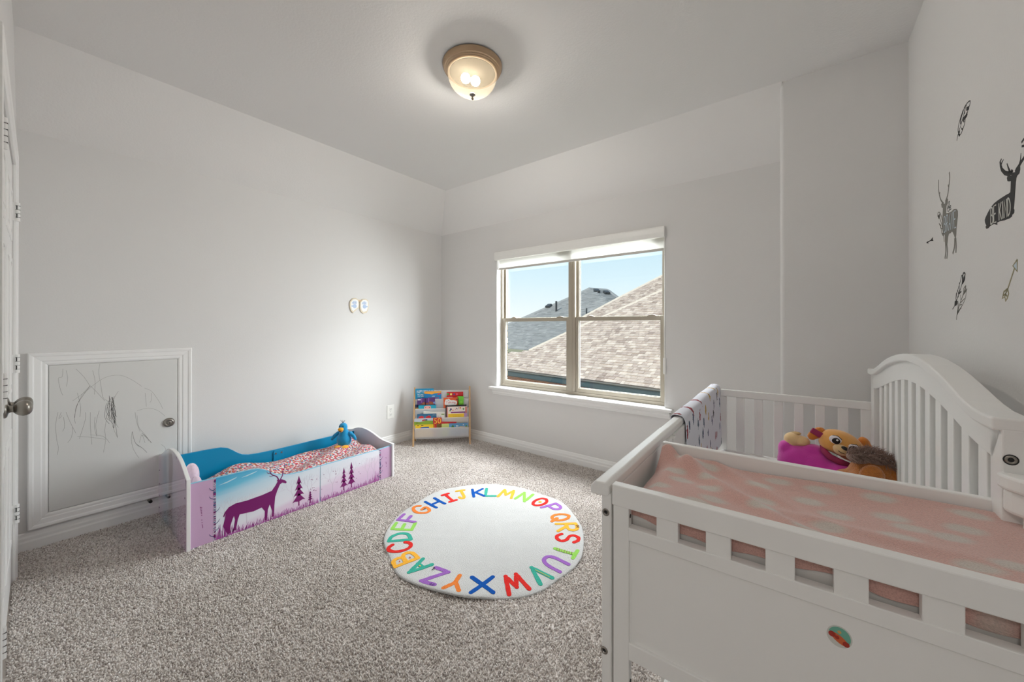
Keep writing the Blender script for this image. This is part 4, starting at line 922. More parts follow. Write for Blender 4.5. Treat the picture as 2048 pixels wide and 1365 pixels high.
# ------------------------------------------------------------------ soft toys
def blob(name, ells, m, parent, vox=.007, smooth=8, base=None):
    mb = MB()
    for e_ in ells: mb.ell(*e_, k=20)
    o = mb.build(name, m, parent, smooth=True)
    rm = o.modifiers.new('skin', 'REMESH'); rm.mode = 'VOXEL'; rm.voxel_size = vox; rm.use_smooth_shade = True
    sm = o.modifiers.new('soft', 'SMOOTH'); sm.factor = .5; sm.iterations = smooth
    return o
RX = lambda a: Matrix.Rotation(math.radians(a), 3, 'X'); RY = lambda a: Matrix.Rotation(math.radians(a), 3, 'Y'); RZ = lambda a: Matrix.Rotation(math.radians(a), 3, 'Z')
PBLUE = mat('blue_plush', srgb(16, 146, 198), .95, sheen=.4, noise=.15, nscale=60, bump=.5, bscale=300)
PYEL = mat('yellow_plush', srgb(240, 170, 36), .95, sheen=.3, noise=.1, nscale=60, bump=.4, bscale=300)
bp_ = onZ(692, 893, .235)
bird = tag(empty('plush_bird', (bp_.x-.03, bp_.y, .222), math.radians(38)), 'blue plush bird with yellow beak sitting on the patterned mattress', 'soft toy')
# local: faces -y
blob('body', [((0, 0, .062), (.062, .055, .066)), ((0, -.002, .112), (.044, .042, .05)), ((-.004, -.012, .176), (.036, .036, .04)), ((-.002, -.008, .15), (.032, .03, .04))], PBLUE, bird, .006, 6)
for sx_ in (-1, 1):
    blob('wing', [((sx_*.055, .0, .118), (.024, .018, .018), RY(sx_*35)), ((sx_*.08, -.004, .098), (.028, .016, .017), RY(sx_*50)), ((sx_*.096, -.008, .078), (.02, .013, .014), RY(sx_*60))], PBLUE, bird, .005, 4)
    blob('foot', [((sx_*.03, -.055, .016), (.03, .038, .016), RZ(sx_*-25)), ((sx_*.018, -.04, .016), (.014, .02, .012)), ((sx_*.042, -.06, .016), (.014, .026, .013), RZ(sx_*-35))], PYEL, bird, .005, 4)
bk = blob('beak', [((-.008, -.048, .166), (.024, .024, .017)), ((-.008, -.044, .152), (.017, .018, .011))], PYEL, bird, .004, 3)
mb = MB(); mb.ell((-.008, -.064, .154), (.012, .006, .0045)); mb.build('mouth', BLACK, bk, smooth=True)
mb = MB(); mb.ell((-.021, -.039, .191), (.0045, .0035, .006)); mb.ell((.008, -.041, .191), (.0045, .0035, .006)); mb.build('eye', BLACK, bird, smooth=True)
mb = MB()
for a in (-.022, -.004, .014): mb.tube([(-.004, -.012, .208), (-.004+a*.5, -.012, .224), (-.004+a*1.1, -.01, .236)], [.0022, .0018, .001], 6)
mb.build('crest', mat('dark_plush_tuft', srgb(40, 44, 56), .9), bird)
PPNK = mat('pink_white_plush', srgb(234, 206, 222), .95, sheen=.5, noise=.3, nscale=28, bump=.7, bscale=160)
pp = onX(383, 955, .60)
pk = tag(empty('plush_toy', (.56, -2.47, .15)), 'fluffy pink and white plush toy peeking over the near end of the bed', 'soft toy')
blob('body', [((.02, 0, .09), (.1, .042, .10)), ((-.02, .004, .22), (.07, .034, .07))], PPNK, pk, .008, 5)
blob('ear', [((.055, .01, .175), (.045, .025, .055)), ((.095, .025, .14), (.028, .03, .05))], PPNK, pk, .008, 4)

# ================================================================== BOOKCASE AND BOOKS
FA = onZ(826, 895, 0); FB = onZ(940, 890, 0)
ua = math.atan2(FB.y-FA.y, FB.x-FA.x); BWD = (FB-FA).length
WOOD = mat('beech_wood', srgb(208, 168, 122), .45, noise=.12, nscale=12)
bc = tag(empty('book_rack', FA, ua), 'beech sling bookcase with white fabric pockets in the corner by window', 'bookcase')
T_ = .25
def side(x):
    mb = MB()
    mb.prism([(x-.008, 0, 0), (x-.008, .034, 0), (x-.008, .034+.6*T_-.012, .6), (x-.008, .6*T_-.004, .607)], (.016, 0, 0))
    f = mb.build('front_leg', WOOD, bc, bevel=.003)
    mb = MB(); mb.prism([(x-.008, .19, 0), (x-.008, .218, 0), (x-.008, .17, .57), (x-.008, .145, .57)], (.016, 0, 0)); mb.build('rear_leg', WOOD, bc, bevel=.003)
    mb = MB(); mb.prism([(x-.006, .03, .06), (x-.006, .2, .06), (x-.006, .198, .1), (x-.006, .042, .1)], (.012, 0, 0)); mb.build('side_brace', WOOD, bc, bevel=.002)
side(0); side(BWD)
def fab_mat():
    m = bpy.data.materials.new('sheer_white_canvas'); m.use_nodes = True; t = m.node_tree; b = t.nodes['Principled BSDF']
    b.inputs['Base Color'].default_value = srgb(226, 226, 228); b.inputs['Roughness'].default_value = .95
    o = t.nodes['Material Output']; tr = t.nodes.new('ShaderNodeBsdfTransparent'); mx = t.nodes.new('ShaderNodeMixShader'); mx.inputs[0].default_value = .36
    nz = N(t, 'ShaderNodeTexNoise', Scale=14.0); tcn = N(t, 'ShaderNodeTexCoord'); t.links.new(tcn.outputs['Object'], nz.inputs['Vector']); bp = N(t, 'ShaderNodeBump', Strength=.25, Distance=.01)
    t.links.new(nz.outputs[0], bp.inputs['Height']); t.links.new(bp.outputs[0], b.inputs['Normal'])
    t.links.new(b.outputs[0], mx.inputs[1]); t.links.new(tr.outputs[0], mx.inputs[2]); t.links.new(mx.outputs[0], o.inputs[0]); return m
FAB = fab_mat()
RZ_ = [.561, .472, .374, .277, .177]
for i, z in enumerate(RZ_):
    y = T_*z
    MB().tube([(.006, y, z), (BWD-.006, y, z)], .0062, 10).build('rod', WOOD, bc, smooth=True)
    def fn(u, v, y=y, z=z, i=i):
        x = .012+(BWD-.024)*u
        L = .112; sag = .004*math.sin(PI*u)
        if v < .12: a = PI*(v/.12); return (x, y+.0075*math.cos(a), z+.0075*math.sin(a))
        q = (v-.12)/.88
        wob = .0012*math.sin(u*17+i*2)+.001*math.sin(u*31+i)
        if i == 2 and .35 < u < .62: pass
        return (x, y-.0075+.004*q+wob*q+ .016*max(0, q-.85)/.15, z-L*q-sag*(q > .9))
    mb = MB(); mb.grid(fn, 40, 22); mb.build('pocket', FAB, bc, smooth=True)
rgb = random.Random(2)
def book(label, i, x0, x1, ztop, col, slot, tilt=0, zb=None, t=.006, dec=None, rz=None):
    z = RZ_[i]; y = T_*z + .0005+.008*slot
    zb = z-.085 if zb is None else zb
    R_ = Matrix.Translation(FA) @ Matrix.Rotation(ua, 4, 'Z')
    o = empty('picture_book', R_ @ Vector(((x0+x1)/2, y, zb)), ua)
    o.rotation_euler = (0, math.radians(tilt), ua)
    tag(o, label, 'book', 'picture books in the sling bookcase')
    w_ = (x1-x0)/2; H_ = ztop-zb
    cm = mat('cover_%s' % '_'.join(str(c) for c in col), srgb(*col), .35, noise=.06, nscale=25)
    c = MB().box((-w_, 0, 0), (w_, .0012, H_)).build('front_cover', cm, o)
    MB().box((-w_, t-.0012, 0), (w_, t, H_)).build('back_cover', cm, o)
    MB().box((-w_+.001, .0012, .002), (w_-.002, t-.0012, H_-.002)).build('pages', mat('book_paper', srgb(236, 230, 216), .8), o)
    def q(s, t_): return (-w_+2*w_*s, -.0002, H_*t_)
    if dec:
        for kind, dcol, arg in dec:
            m_ = mat('ink_%s' % '_'.join(str(c_) for c_ in dcol), srgb(*dcol), .4)
            mb = MB()
            if kind == 'text':
                s_, (a0, b0, a1, b1) = arg; ov = Vector((0, -.0007, 0)); text_mb(s_, [ov+Vector(q(*p_)) for p_ in ((a0, b0), (a1, b0), (a1, b1), (a0, b1))], mb); mb.build('title_lettering', m_, c)
            elif kind == 'poly': mb.prism([q(*p) for p in arg], (0, -.0003, 0)); mb.build('cover_art', m_, c)
            elif kind == 'dots':
                for (a, b_, r_) in arg: mb.disc(Vector(q(a, b_)), r_, (0, -1, 0), .0004, 12)
                mb.build('cover_art', m_, c)
    return o
R4 = lambda a, b, c, d: [(a, b), (c, b), (c, d), (a, d)]
fr_ = lambda i, top, z: (z-(RZ_[i]-.085))/(top-(RZ_[i]-.085))
# pocket behind the second rod (books standing against the top panel)
book('blue picture book titled HAPPY BIRTHDAY TO YOU in the top left pocket', 1, .008, .204, .592, (26, 146, 190), 1, dec=[('text', (240, 244, 246), ('HAPPY BIRTHDAY', (.08, .76, .98, .92))), ('text', (240, 244, 246), ('TO YOU', (.12, .56, .46, .71))), ('dots', (34, 160, 204), [(.8, .4, .02), (.6, .3, .012)])])
book('blue and orange picture book in front of the top left birthday book', 1, .106, .286, .563, (28, 128, 190), 0, dec=[('poly', (240, 166, 60), [(0, .86), (0, 1), (1, 1), (1, .9), (.6, .86), (.45, .80), (.3, .83)]), ('text', (240, 240, 236), ('color', (.45, .66, .64, .74))), ('text', (206, 40, 50), ('crayons', (.22, .5, .86, .62))), ('poly', (214, 60, 50), [(.78, .76), (1, .82), (1, .88), (.8, .83)])])
book('long red sound book with round buttons in the top right pocket', 1, .345, .524, .548, (206, 40, 44), 1, dec=[('dots', (70, 150, 80), [(.07, .86, .0125)]), ('dots', (246, 224, 120), [(.26, .85, .012)]), ('dots', (60, 90, 170), [(.45, .85, .009)]), ('dots', (240, 90, 120), [(.62, .85, .011)]), ('poly', (228, 226, 226), R4(0, .0, .35, .66)), ('poly', (230, 170, 60), R4(.6, .55, 1, .66))])
# second pocket
book('purple forest picture book in the left second pocket', 2, .031, .22, .491, (92, 52, 118), 1, dec=[('poly', (140, 90, 160), R4(.22, .45, .28, 1)), ('poly', (60, 34, 84), R4(.42, .45, .5, 1)), ('poly', (150, 100, 176), R4(.62, .5, .67, 1)), ('poly', (150, 82, 52), [(.2, .66), (.95, .66), (.95, .76), (.7, .84), (.55, .74), (.4, .8), (.2, .72)]), ('poly', (226, 220, 230), R4(.03, .9, .2, .97)), ('dots', (120, 150, 200), [(.96, .75, .012)])])
book('navy covered book at far left of the second pocket', 2, .010, .046, .424, (30, 44, 84), 1, dec=[('poly', (190, 150, 70), R4(.1, .62, .98, .76))])
book('turquoise book with a pink face in the left second pocket', 2, .046, .233, .421, (30, 168, 196), 0, dec=[('poly', (244, 176, 166), [(.32, .6), (.32, .86), (.4, .92), (.62, .92), (.7, .86), (.7, .6)]), ('dots', (30, 30, 40), [(.4, .78, .004), (.62, .78, .004)]), ('poly', (24, 50, 90), R4(0, .965, 1, 1))])
book('orange book titled Talking in the right second pocket', 2, .311, .474, .491, (222, 96, 44), 1, dec=[('poly', (240, 238, 236), [(.08, .62), (.08, .74), (.14, .9), (.34, .95), (.48, .86), (.68, .86), (.86, .82), (.9, .7), (.84, .6), (.5, .56)]), ('text', (206, 40, 44), ('Talking', (.16, .66, .80, .80))), ('text', (60, 50, 60), ('My', (.22, .81, .40, .91))), ('dots', (120, 90, 60), [(.86, .9, .008), (.93, .88, .006)])])
book('lime green shaped board book behind orange Talking book', 2, .462, .528, .503, (110, 196, 50), 1, t=.005, dec=[('dots', (140, 216, 70), [(.6, .7, .016)])])
book('thin black book standing behind the cream illustrated book on right', 3, .339, .566, .413, (22, 20, 22), 1, tilt=-1.5)
book('cream book of painted shapes with a plum band, right third pocket', 3, .347, .566, .398, (236, 220, 212), .5, zb=.2, t=.003, dec=[('poly', (206, 130, 122), R4(.9, .3, 1, .98)), ('poly', (206, 130, 122), R4(0, .3, .05, .98)), ('poly', (136, 60, 130), R4(.2, .62, .92, .72)), ('dots', (90, 70, 120), [(.2, .86, .011), (.48, .9, .006)]), ('dots', (236, 140, 50), [(.66, .92, .009), (.3, .8, .007)]), ('dots', (90, 150, 80), [(.82, .86, .01), (.16, .78, .008)]), ('poly', (60, 60, 70), [(.5, .84), (.52, .84), (.6, .94), (.58, .95)]), ('poly', (190, 60, 60), [(.42, .82), (.44, .82), (.5, .93), (.48, .94)])])
book('plain yellow book in front at right of the third pocket', 3, .363, .566, .327, (240, 196, 40), 0, t=.003, dec=[('text', (90, 70, 30), ('my first words', (.26, .72, .66, .78))), ('poly', (190, 150, 190), R4(.84, 0, 1, 1)), ('poly', (244, 236, 220), R4(0, .965, .84, 1))])
book('white covered book behind blue book in the left third pocket', 3, .092, .319, .349, (232, 230, 222), 1, tilt=3, dec=[('poly', (120, 160, 60), R4(.84, .80, .98, .87)), ('dots', (160, 170, 170), [(.7, .7, .004), (.8, .66, .004), (.62, .64, .004)])])
book('dark blue book with two red shapes in the left third pocket', 3, .034, .237, .329, (44, 110, 150), 0, dec=[('poly', (206, 34, 44), [(.06, .66), (.1, .8), (.24, .86), (.33, .8), (.35, .66)]), ('poly', (206, 34, 44), [(.43, .66), (.46, .78), (.6, .88), (.7, .82), (.72, .66)]), ('text', (210, 220, 226), ('story', (.8, .86, .96, .93)))])
# fourth pocket
book('garden picture book with green hills in the left fourth pocket', 4, .006, .202, .279, (196, 206, 220), 1, dec=[('poly', (140, 170, 50), [(0, .6), (0, .86), (.3, .83), (.6, .91), (1, .89), (1, .6)]), ('poly', (190, 50, 60), [(.4, .88), (.44, .96), (.56, .985), (.62, .92)]), ('poly', (40, 60, 110), [(.56, .92), (.58, .98), (.7, .985), (.7, .91)]), ('poly', (110, 80, 50), [(.1, .76), (.3, .78), (.3, .82), (.1, .80)])])
o5 = book('red book shaped like the number 50 leaning in the fourth pocket', 4, .205, .294, .291, (206, 44, 36), 0, dec=[('text', (240, 190, 60), ('50', (.1, .68, .92, .98)))])
book('flat red book with a sloping top in the fourth pocket centre', 4, .25, .445, .241, (204, 40, 44), 1, tilt=2.5)
book('yellow picture book with blue bus at the front left bottom pocket', 4, .018, .219, .221, (246, 206, 40), 0, t=.004, dec=[('poly', (30, 90, 170), [(.3, .66), (.3, .8), (.7, .82), (.74, .66)]), ('poly', (90, 60, 40), R4(.1, .9, .2, .96)), ('poly', (60, 60, 60), R4(.3, .9, .42, .96)), ('dots', (226, 120, 60), [(.27, .74, .006)])])
book('pale green book at the front centre of bottom pocket', 4, .241, .372, .223, (206, 216, 130), 0, t=.004, dec=[('text', (120, 140, 70), ('fish and friends', (.2, .78, .9, .84)))])
book('blue sky picture book at the front right of bottom pocket', 4, .372, .576, .224, (84, 142, 186), 0, t=.004, dec=[('poly', (200, 170, 120), [(0, .55), (0, .70), (.4, .66), (.6, .74), (1, .68), (1, .55)]), ('poly', (60, 120, 50), [(.1, .66), (.2, .9), (.28, .68)]), ('poly', (60, 120, 50), [(.84, .66), (.9, .86), (.98, .7)]), ('dots', (236, 236, 236), [(.4, .78, .007), (.75, .86, .006), (.46, .77, .006)])])

# ================================================================== ALPHABET RUG
RC = Vector((1.902, -1.328, 0))
rug = tag(empty('alphabet_rug', RC), 'round white rug with coloured alphabet letters around its rim', 'rug')
ring = [(180, .605), (160, .617), (140, .64), (125, .64), (108, .614), (90, .602), (70, .605), (50, .598), (30, .602), (12, .608), (-5, .622), (-22, .63), (-42, .61), (-62, .60), (-85, .588), (-110, .585), (-135, .592), (-180, .605)]
ring = sorted(ring)
def rr_(q): return interp(ring, q)+.006*math.sin(math.radians(q*7))+.005*math.sin(math.radians(q*11+40))
RUGW = mat('white_tufted_pile', srgb(205, 205, 204), .98, spec=.1, noise=.05, nscale=14, bump=.9, bscale=260, bdist=.006, sheen=.3)
mb = MB(); nr, na = 26, 144
lift = lambda q: .006*max(0, math.sin(math.radians(q*5+30)))+.006*max(0, math.sin(math.radians(q*3-60)))
vs = [(0, 0, .013)]; fs_ = []
def rz_(t, q):
    x, y = t*math.cos(math.radians(q)), t*math.sin(math.radians(q))
    return .0125+.0009*math.sin(x*11+2*math.sin(y*7))*math.sin(y*9+1)+.0003*math.sin(x*27-y*19+3*math.sin(y*8)) + lift(q)*max(0, (t-.75)/.25)**2
for i in range(1, nr):
    t = i/(nr-1)
    for j in range(na):
        q = -180+360*j/na; r = rr_(q)*t
        vs.append((r*math.cos(math.radians(q)), r*math.sin(math.radians(q)), rz_(t, q)))
fs_ += [(0, 1+j, 1+(j+1) % na) for j in range(na)]
for i in range(nr-2):
    for j in range(na): a_ = 1+i*na+j; b_ = 1+i*na+(j+1) % na; fs_.append((a_, a_+na, b_+na, b_))
base = 1+(nr-2)*na
for rad, zz in ((1.012, -.004), (1.01, -.009), (.99, None)):
    o_ = len(vs)
    for j in range(na):
        q = -180+360*j/na; r = rr_(q)*rad
        zt_ = rz_(1, q); z = .001+lift(q)*.6 if zz is None else max(.001, zt_+zz)
        vs.append((r*math.cos(math.radians(q)), r*math.sin(math.radians(q)), z))
    for j in range(na): fs_.append((base+j, o_+j, o_+(j+1) % na, base+(j+1) % na))
    base = o_
fs_.append(tuple(base+j for j in range(na-1, -1, -1)))
mb.add(vs, fs_); mb.build('pile', RUGW, rug, smooth=True)
LCOL = dict(teal=(64, 168, 148), orange=(228, 128, 60), amber=(240, 176, 64), red=(214, 48, 44), green=(146, 204, 92), purple=(156, 104, 186), blue=(22, 84, 168))
LET = [('A', .500, -92.0, 'teal'), ('B', .519, -105.1, 'amber'), ('C', .514, -118, 'red'), ('D', .508, -129.8, 'teal'), ('E', .509, -143.5, 'green'), ('F', .515, -155, 'purple'), ('G', .505, -168.5, 'orange'), ('H', .494, 177.3, 'blue'), ('I', .493, 163.8, 'red'), ('J', .496, 151.8, 'amber'), ('K', .49, 137.6, 'blue'), ('L', .49, 126.2, 'teal'), ('M', .485, 112, 'amber'), ('N', .491, 95.5, 'green'), ('O', .498, 79.5, 'red'), ('P', .508, 66.5, 'purple'), ('Q', .502, 51.5, 'orange'), ('R', .514, 37.5, 'amber'), ('S', .514, 23.9, 'red'), ('T', .53, 9, 'green'), ('U', .53, -4.2, 'purple'), ('V', .537, -17.6, 'teal'), ('W', .54, -32.4, 'red'), ('X', .522, -49.6, 'blue'), ('Y', .517, -64.4, 'orange'), ('Z', .508, -77.6, 'purple')]
rg = random.Random(9)
LM = {}
for ch, r, q, cn in LET:
    if cn not in LM: LM[cn] = mat('%s_yarn' % cn, srgb(*LCOL[cn]), .98, spec=.1, noise=.14, nscale=90, bump=.8, bscale=260, bdist=.005)
    a = math.radians(q); up = Vector((math.cos(a), math.sin(a), 0)); rt = Vector((math.sin(a), -math.cos(a), 0)); c = up*r
    hh, ww = (.122, .078) if ch not in 'MWX' else (.122, .102)
    if ch in 'AYZX': hh = .114
    if ch in 'IJ': ww = .064
    mb = MB()
    for k_, st in enumerate(STROKES[ch]):
        p = [c+rt*((x-.5)*ww+rg.uniform(-.002, .002))+up*((y-.5)*hh+rg.uniform(-.002, .002)) for x, y in st]
        sm = smoothline(p, 4) if (ch in CURVED and len(p) > 3) else [p[i].lerp(p[i+1], t/6) for i in range(len(p)-1) for t in range(6)]+[p[-1]]
        P2 = []
        for v in sm:
            qq = math.degrees(math.atan2(v.y, v.x)); P2.append(v+Vector((0, 0, rz_(min(1, v.length/rr_(qq)), qq)-.001)))
        mb.stroke(P2, [.0225+rg.uniform(-.0022, .0022) for _ in P2], (0, 0, 1), .0028+.0001*k_)
        if not (ch in CURVED and len(p) > 3):
            for v in P2[::6]: mb.disc(v, .0112, (0, 0, 1), .0027+.0001*k_, 10)
        else:
            for v in (P2[0], P2[-1]): mb.disc(v, .0112, (0, 0, 1), .0027, 10)
    o = plabel(mb.build('letter', LM[cn], rug), '%s letter %s' % (cn, ch))
    def deco(pts, col, w_, nm='embroidery'):
        m2 = MB(); P3 = [c+rt*(x-.5)*ww+up*(y-.5)*hh for x, y in pts]; P3 = [v+Vector((0, 0, rz_(min(1, v.length/.6), math.degrees(math.atan2(v.y, v.x)))+.0022)) for v in P3]
        m2.stroke(P3, w_, (0, 0, 1), .001); return m2.build(nm, mat('thread_%d_%d_%d' % col, srgb(*col), .9), o)
    if ch == 'O': MB().disc(c+Vector((0, 0, rz_(r/.6, q))), .012, (0, 0, 1), .002, 14).build('yellow_centre', LM['amber'] if 'amber' in LM else PYEL, o)
    if ch == 'G': deco([(.55, .40), (.66, .36), (.76, .42), (.88, .42), (.8, .34), (.62, .30)], (90, 50, 40), .004)
    if ch == 'R': deco([(.28, 1.05), (.36, 1.12), (.45, 1.05), (.37, .96), (.28, 1.05)], (60, 46, 40), .003); deco([(.5, 1.05), (.58, 1.12), (.66, 1.05), (.58, .97), (.5, 1.05)], (60, 46, 40), .003)
    if ch == 'T':
        for y in (.08, .2, .32, .44, .56, .68, .8): deco([(.38, y), (.62, y+.05)], (140, 110, 80), .004)
    if ch == 'Z':
        deco([(.02, 1.0), (.06, 1.08), (.12, 1.0), (.06, .95), (.02, 1.0)], (70, 50, 110), .003); deco([(.2, 1.02), (.26, 1.1), (.32, 1.02), (.26, .95), (.2, 1.02)], (70, 50, 110), .003); deco([(1.02, .02), (1.1, .02), (1.12, .1)], (60, 50, 60), .003); deco([(.95, .12), (1.05, .14), (1.08, .22)], (60, 50, 60), .003)
    if ch == 'B': deco([(.3, .75), (.4, .75)], (200, 60, 50), .006); deco([(.3, .27), (.42, .27)], (200, 60, 50), .006)
    if ch == 'V': deco([(.12, .9), (.3, .5), (.44, .2)], (210, 190, 90), .003)
    if ch == 'A': deco([(.42, .42), (.55, .42)], (236, 190, 70), .006)

# ================================================================== CRIB WITH CHANGING TABLE
crib = tag(empty('crib', CRO, CRA), 'white convertible crib with attached changing table along the right wall', 'crib')
def cb(*boxes, nm, par=crib, bv=.003, m=CRIBW):
    mb = MB()
    for lo, hi in boxes: mb.box(lo, hi)
    return mb.build(nm, m, par, bevel=bv)
# left (room side) rail: post, cap, panels, slats
cb(((0, 0, 0), (.024, .05, .885)), nm='post', bv=.004)
CAPP = [(-.024, .878), (-.024, .897), (-.012, .910), (.012, .911), (.021, .903), (.021, .885), (.014, .878)]
MB().prism([(u, -.006, z) for u, z in CAPP], (0, .570, 0)).build('rail_cap', CRIBW, crib, bevel=.003)
MB().prism([(u-.002, .566, z-.004) for u, z in CAPP], (0, 1.236, 0)).build('rail_cap', CRIBW, crib, bevel=.003)
cb(((.003, .05, .50), (.019, .55, .88)), nm='side_panel')
cb(((0, .52, 0), (.028, .565, .88)), ((0, .57, 0), (.03, .615, .874)), nm='post')
cb(((.003, .615, .80), (.024, 1.755, .876)), nm='front_rail'); cb(((.003, .615, .22), (.024, 1.755, .28)), nm='front_rail')
sl = MB().box((.008, 0, .28), (.019, .042, .80)).mesh('slat', CRIBW)
for i in range(11):
    o = bpy.data.objects.new('slat', sl); COL.objects.link(o); o.parent = crib; o.location = (0, .66+i*.1, 0); b_ = o.modifiers.new('bevel', 'BEVEL'); b_.width = .002
cb(((0, 1.755, 0), (.036, 1.80, .876)), nm='post', bv=.004)
# far end
EZ0, EZ1 = .850, .890
cb(((.034, 1.738, EZ0), (.70, 1.758, EZ1)), nm='end_rail'); cb(((.034, 1.738, .22), (.70, 1.758, .27)), nm='end_rail')
sl2 = MB().box((0, 1.742, .27), (.0415, 1.754, EZ0)).mesh('slat', CRIBW)
for u in (.040, .115, .204, .297, .389, .478, .571, .659):
    o = bpy.data.objects.new('slat', sl2); COL.objects.link(o); o.parent = crib; o.location = (u if u > .05 else .026, 0, 0); b_ = o.modifiers.new('bevel', 'BEVEL'); b_.width = .002
# headboard (back) with camel arch
TOP = [(.352, 1.088), (.40, 1.087), (.453, 1.089), (.50, 1.097), (.538, 1.106), (.60, 1.123), (.675, 1.142), (.76, 1.159), (.851, 1.171), (.93, 1.176), (1.0, 1.177), (1.072, 1.173), (1.16, 1.164), (1.24, 1.152), (1.319, 1.138), (1.40, 1.119), (1.47, 1.100), (1.538, 1.083), (1.60, 1.070), (1.66, 1.062), (1.735, 1.06)]
IB = [(.392, .998), (.45, 1.003), (.508, 1.011), (.57, 1.024), (.638, 1.039), (.72, 1.055), (.803, 1.067), (.87, 1.075), (.931, 1.08), (1.05, 1.081), (1.121, 1.075), (1.22, 1.06), (1.32, 1.041), (1.43, 1.015), (1.55, .988), (1.62, .973), (1.70, .965)]
UH = .695
hbd = empty('headboard', (0, 0, 0), 0, crib)
capo = [(v, z) for v, z in TOP] + [(v, z-.027) for v, z in TOP[::-1]]
mb = MB(); mb.prism([(UH-.013, v, z) for v, z in capo], (.062, 0, 0)); mb.build('arched_cap', CRIBW, hbd, bevel=.005, seg=3)
mb = MB(); mb.prism([(UH, v, z-.02) for v, z in TOP]+[(UH, v, z) for v, z in IB[::-1]], (.022, 0, 0)); mb.build('arched_panel', CRIBW, hbd, bevel=.002)
cb(((UH, .352, 0), (UH+.03, .404, 1.065)), nm='post', par=hbd); cb(((UH, 1.672, 0), (UH+.03, 1.735, 1.04)), nm='post', par=hbd)
cb(((UH+.003, .404, .25), (UH+.02, 1.672, .32)), nm='bottom_rail', par=hbd)
for i in range(12):
    v1 = .472+.0978*i; zt_ = interp(IB, v1-.022)+.01
    cb(((UH+.002, v1-.045, .32), (UH+.018, v1, zt_)), nm='slat', par=hbd, bv=.002)
# bolts
def bolt(u, v, z, par=crib):
    M = Matrix.Translation((u, v, z)) @ Matrix.Rotation(PI/2, 4, 'X')
    o = MB().lathe([(.0085, -.004), (.0085, .0012), (.0072, .0022), (.0045, .0018), (.0042, .0004)], M, 18).build('bolt', NICKEL, par, smooth=True)
    MB().lathe([(.0032, .0006), (.0032, .0016)], M, 6).build('hex_socket', BLACK, o)
bolt(.0115, 0, .840); bolt(.0075, 0, .519); bolt(UH+.0115, .352, 1.006, hbd)
MB().lathe([(.0105, -.0004), (.0105, .0003)], Matrix.Translation((UH+.0115, .3515, 1.006)) @ Matrix.Rotation(PI/2, 4, 'X'), 18).build('bolt_washer', BLACK, hbd)
# changing table: front, dividers, shelf
cb(((.028, .002, 0), (.064, .022, .862)), nm='stile', bv=.002); cb(((.70, .002, 0), (.736, .022, .862)), nm='stile', bv=.002)
cb(((.026, -.001, .862), (.74, .023, .909)), nm='top_rail', bv=.0025)
for u in (.123, .218, .3165, .412, .5145, .613): cb(((u, .004, .815), (u+.0435, .022, .866)), nm='spacer_block', bv=.0015)
cb(((.063, .002, .790), (.70, .024, .820)), nm='middle_rail', bv=.002)
cb(((.06, .009, .555), (.70, .016, .795)), nm='front_panel', bv=0); cb(((.063, .002, .524), (.70, .024, .562)), nm='bottom_rail', bv=.002)
mb = MB()
for z in (.842, .47): mb.disc((.0642, .012, z), .0045, (1, 0, 0), .0006, 12)
mb.build('screw_hole', DARKSLOT, crib)
cb(((.036, .396, .70), (.705, .414, .908)), nm='divider', bv=.003)
cb(((.03, .03, .785), (.74, .396, .797)), nm='changer_deck', bv=.002)
cb(((.085, .04, .305), (.72, .39, .325)), nm='lower_shelf', bv=.003)
cb(((.70, .37, 0), (.735, .396, .90)), nm='rear_post', bv=.003)
plan = lambda g: [(.672-g, .345)] + [(.672-g+.12*(1-math.cos(a)), .345-(.085+g)*math.sin(a)) for a in [PI/2*i/8 for i in range(1, 9)]] + [(.80, .345)]
plan = lambda g: [(.690-g, .348), (.691-g, .335-g), (.696-g, .322-g), (.706-g, .306-g), (.720-g, .291-g), (.738, .277-g), (.765, .266-g), (.80, .262-g), (.80, .348)]
MB().prism([(u, v, .952) for u, v in plan(.004)], (0, 0, .030)).build('end_cap', CRIBW, crib, bevel=.006, seg=3)
MB().prism([(u, v, .905) for u, v in plan(-.003)], (0, 0, .048)).build('bowed_end', CRIBW, crib, bevel=.010, seg=3)
cb(((.716, .285, 0), (.78, .34, .915)), nm='rear_leg', bv=.004)

# sticker on the changer
stk = tag(empty('sticker', CRM @ Vector((.4195, .009, .7465)), CRA), 'small round sticker with teal and orange picture on the changing table front', 'sticker')
mb = MB(); mb.prism([(.0165*math.cos(a), 0, .0178*math.sin(a)) for a in [2*PI*i/28 for i in range(28)]], (0, -.0003, 0)); mb.build('backing', mat('clear_sticker_border', srgb(206, 206, 200), .3), stk)
mb = MB(); mb.prism([(.0145*math.cos(a), -.0003, .0158*math.sin(a)) for a in [math.radians(d_) for d_ in range(-30, 161, 10)]], (0, -.0002, 0)); mb.build('sea_print', mat('teal_ink', srgb(110, 176, 156), .4), stk)
mb = MB(); mb.prism([(-.004+.013*math.cos(a)*math.cos(-.6)-.006*math.sin(a)*math.sin(-.6)+.004, -.0005, -.004+.013*math.cos(a)*math.sin(-.6)+.006*math.sin(a)*math.cos(-.6)) for a in [2*PI*i/20 for i in range(20)]], (0, -.0002, 0)); mb.build('blossom_print', mat('orange_ink', srgb(206, 98, 52), .4), stk)
mb = MB(); mb.disc((-.0095, -.0007, .001), .0048, (0, -1, 0), .0002); mb.disc((.0085, -.0007, -.009), .0045, (0, -1, 0), .0002); mb.disc((-.003, -.0007, -.002), .003, (0, -1, 0), .0002); mb.build('berry_print', mat('dark_red_ink', srgb(168, 46, 30), .4), stk)
mb = MB(); mb.disc((.0, -.0006, .008), .0026, (0, -1, 0), .0002); mb.build('sun_print', mat('ochre_ink', srgb(206, 164, 96), .4), stk)

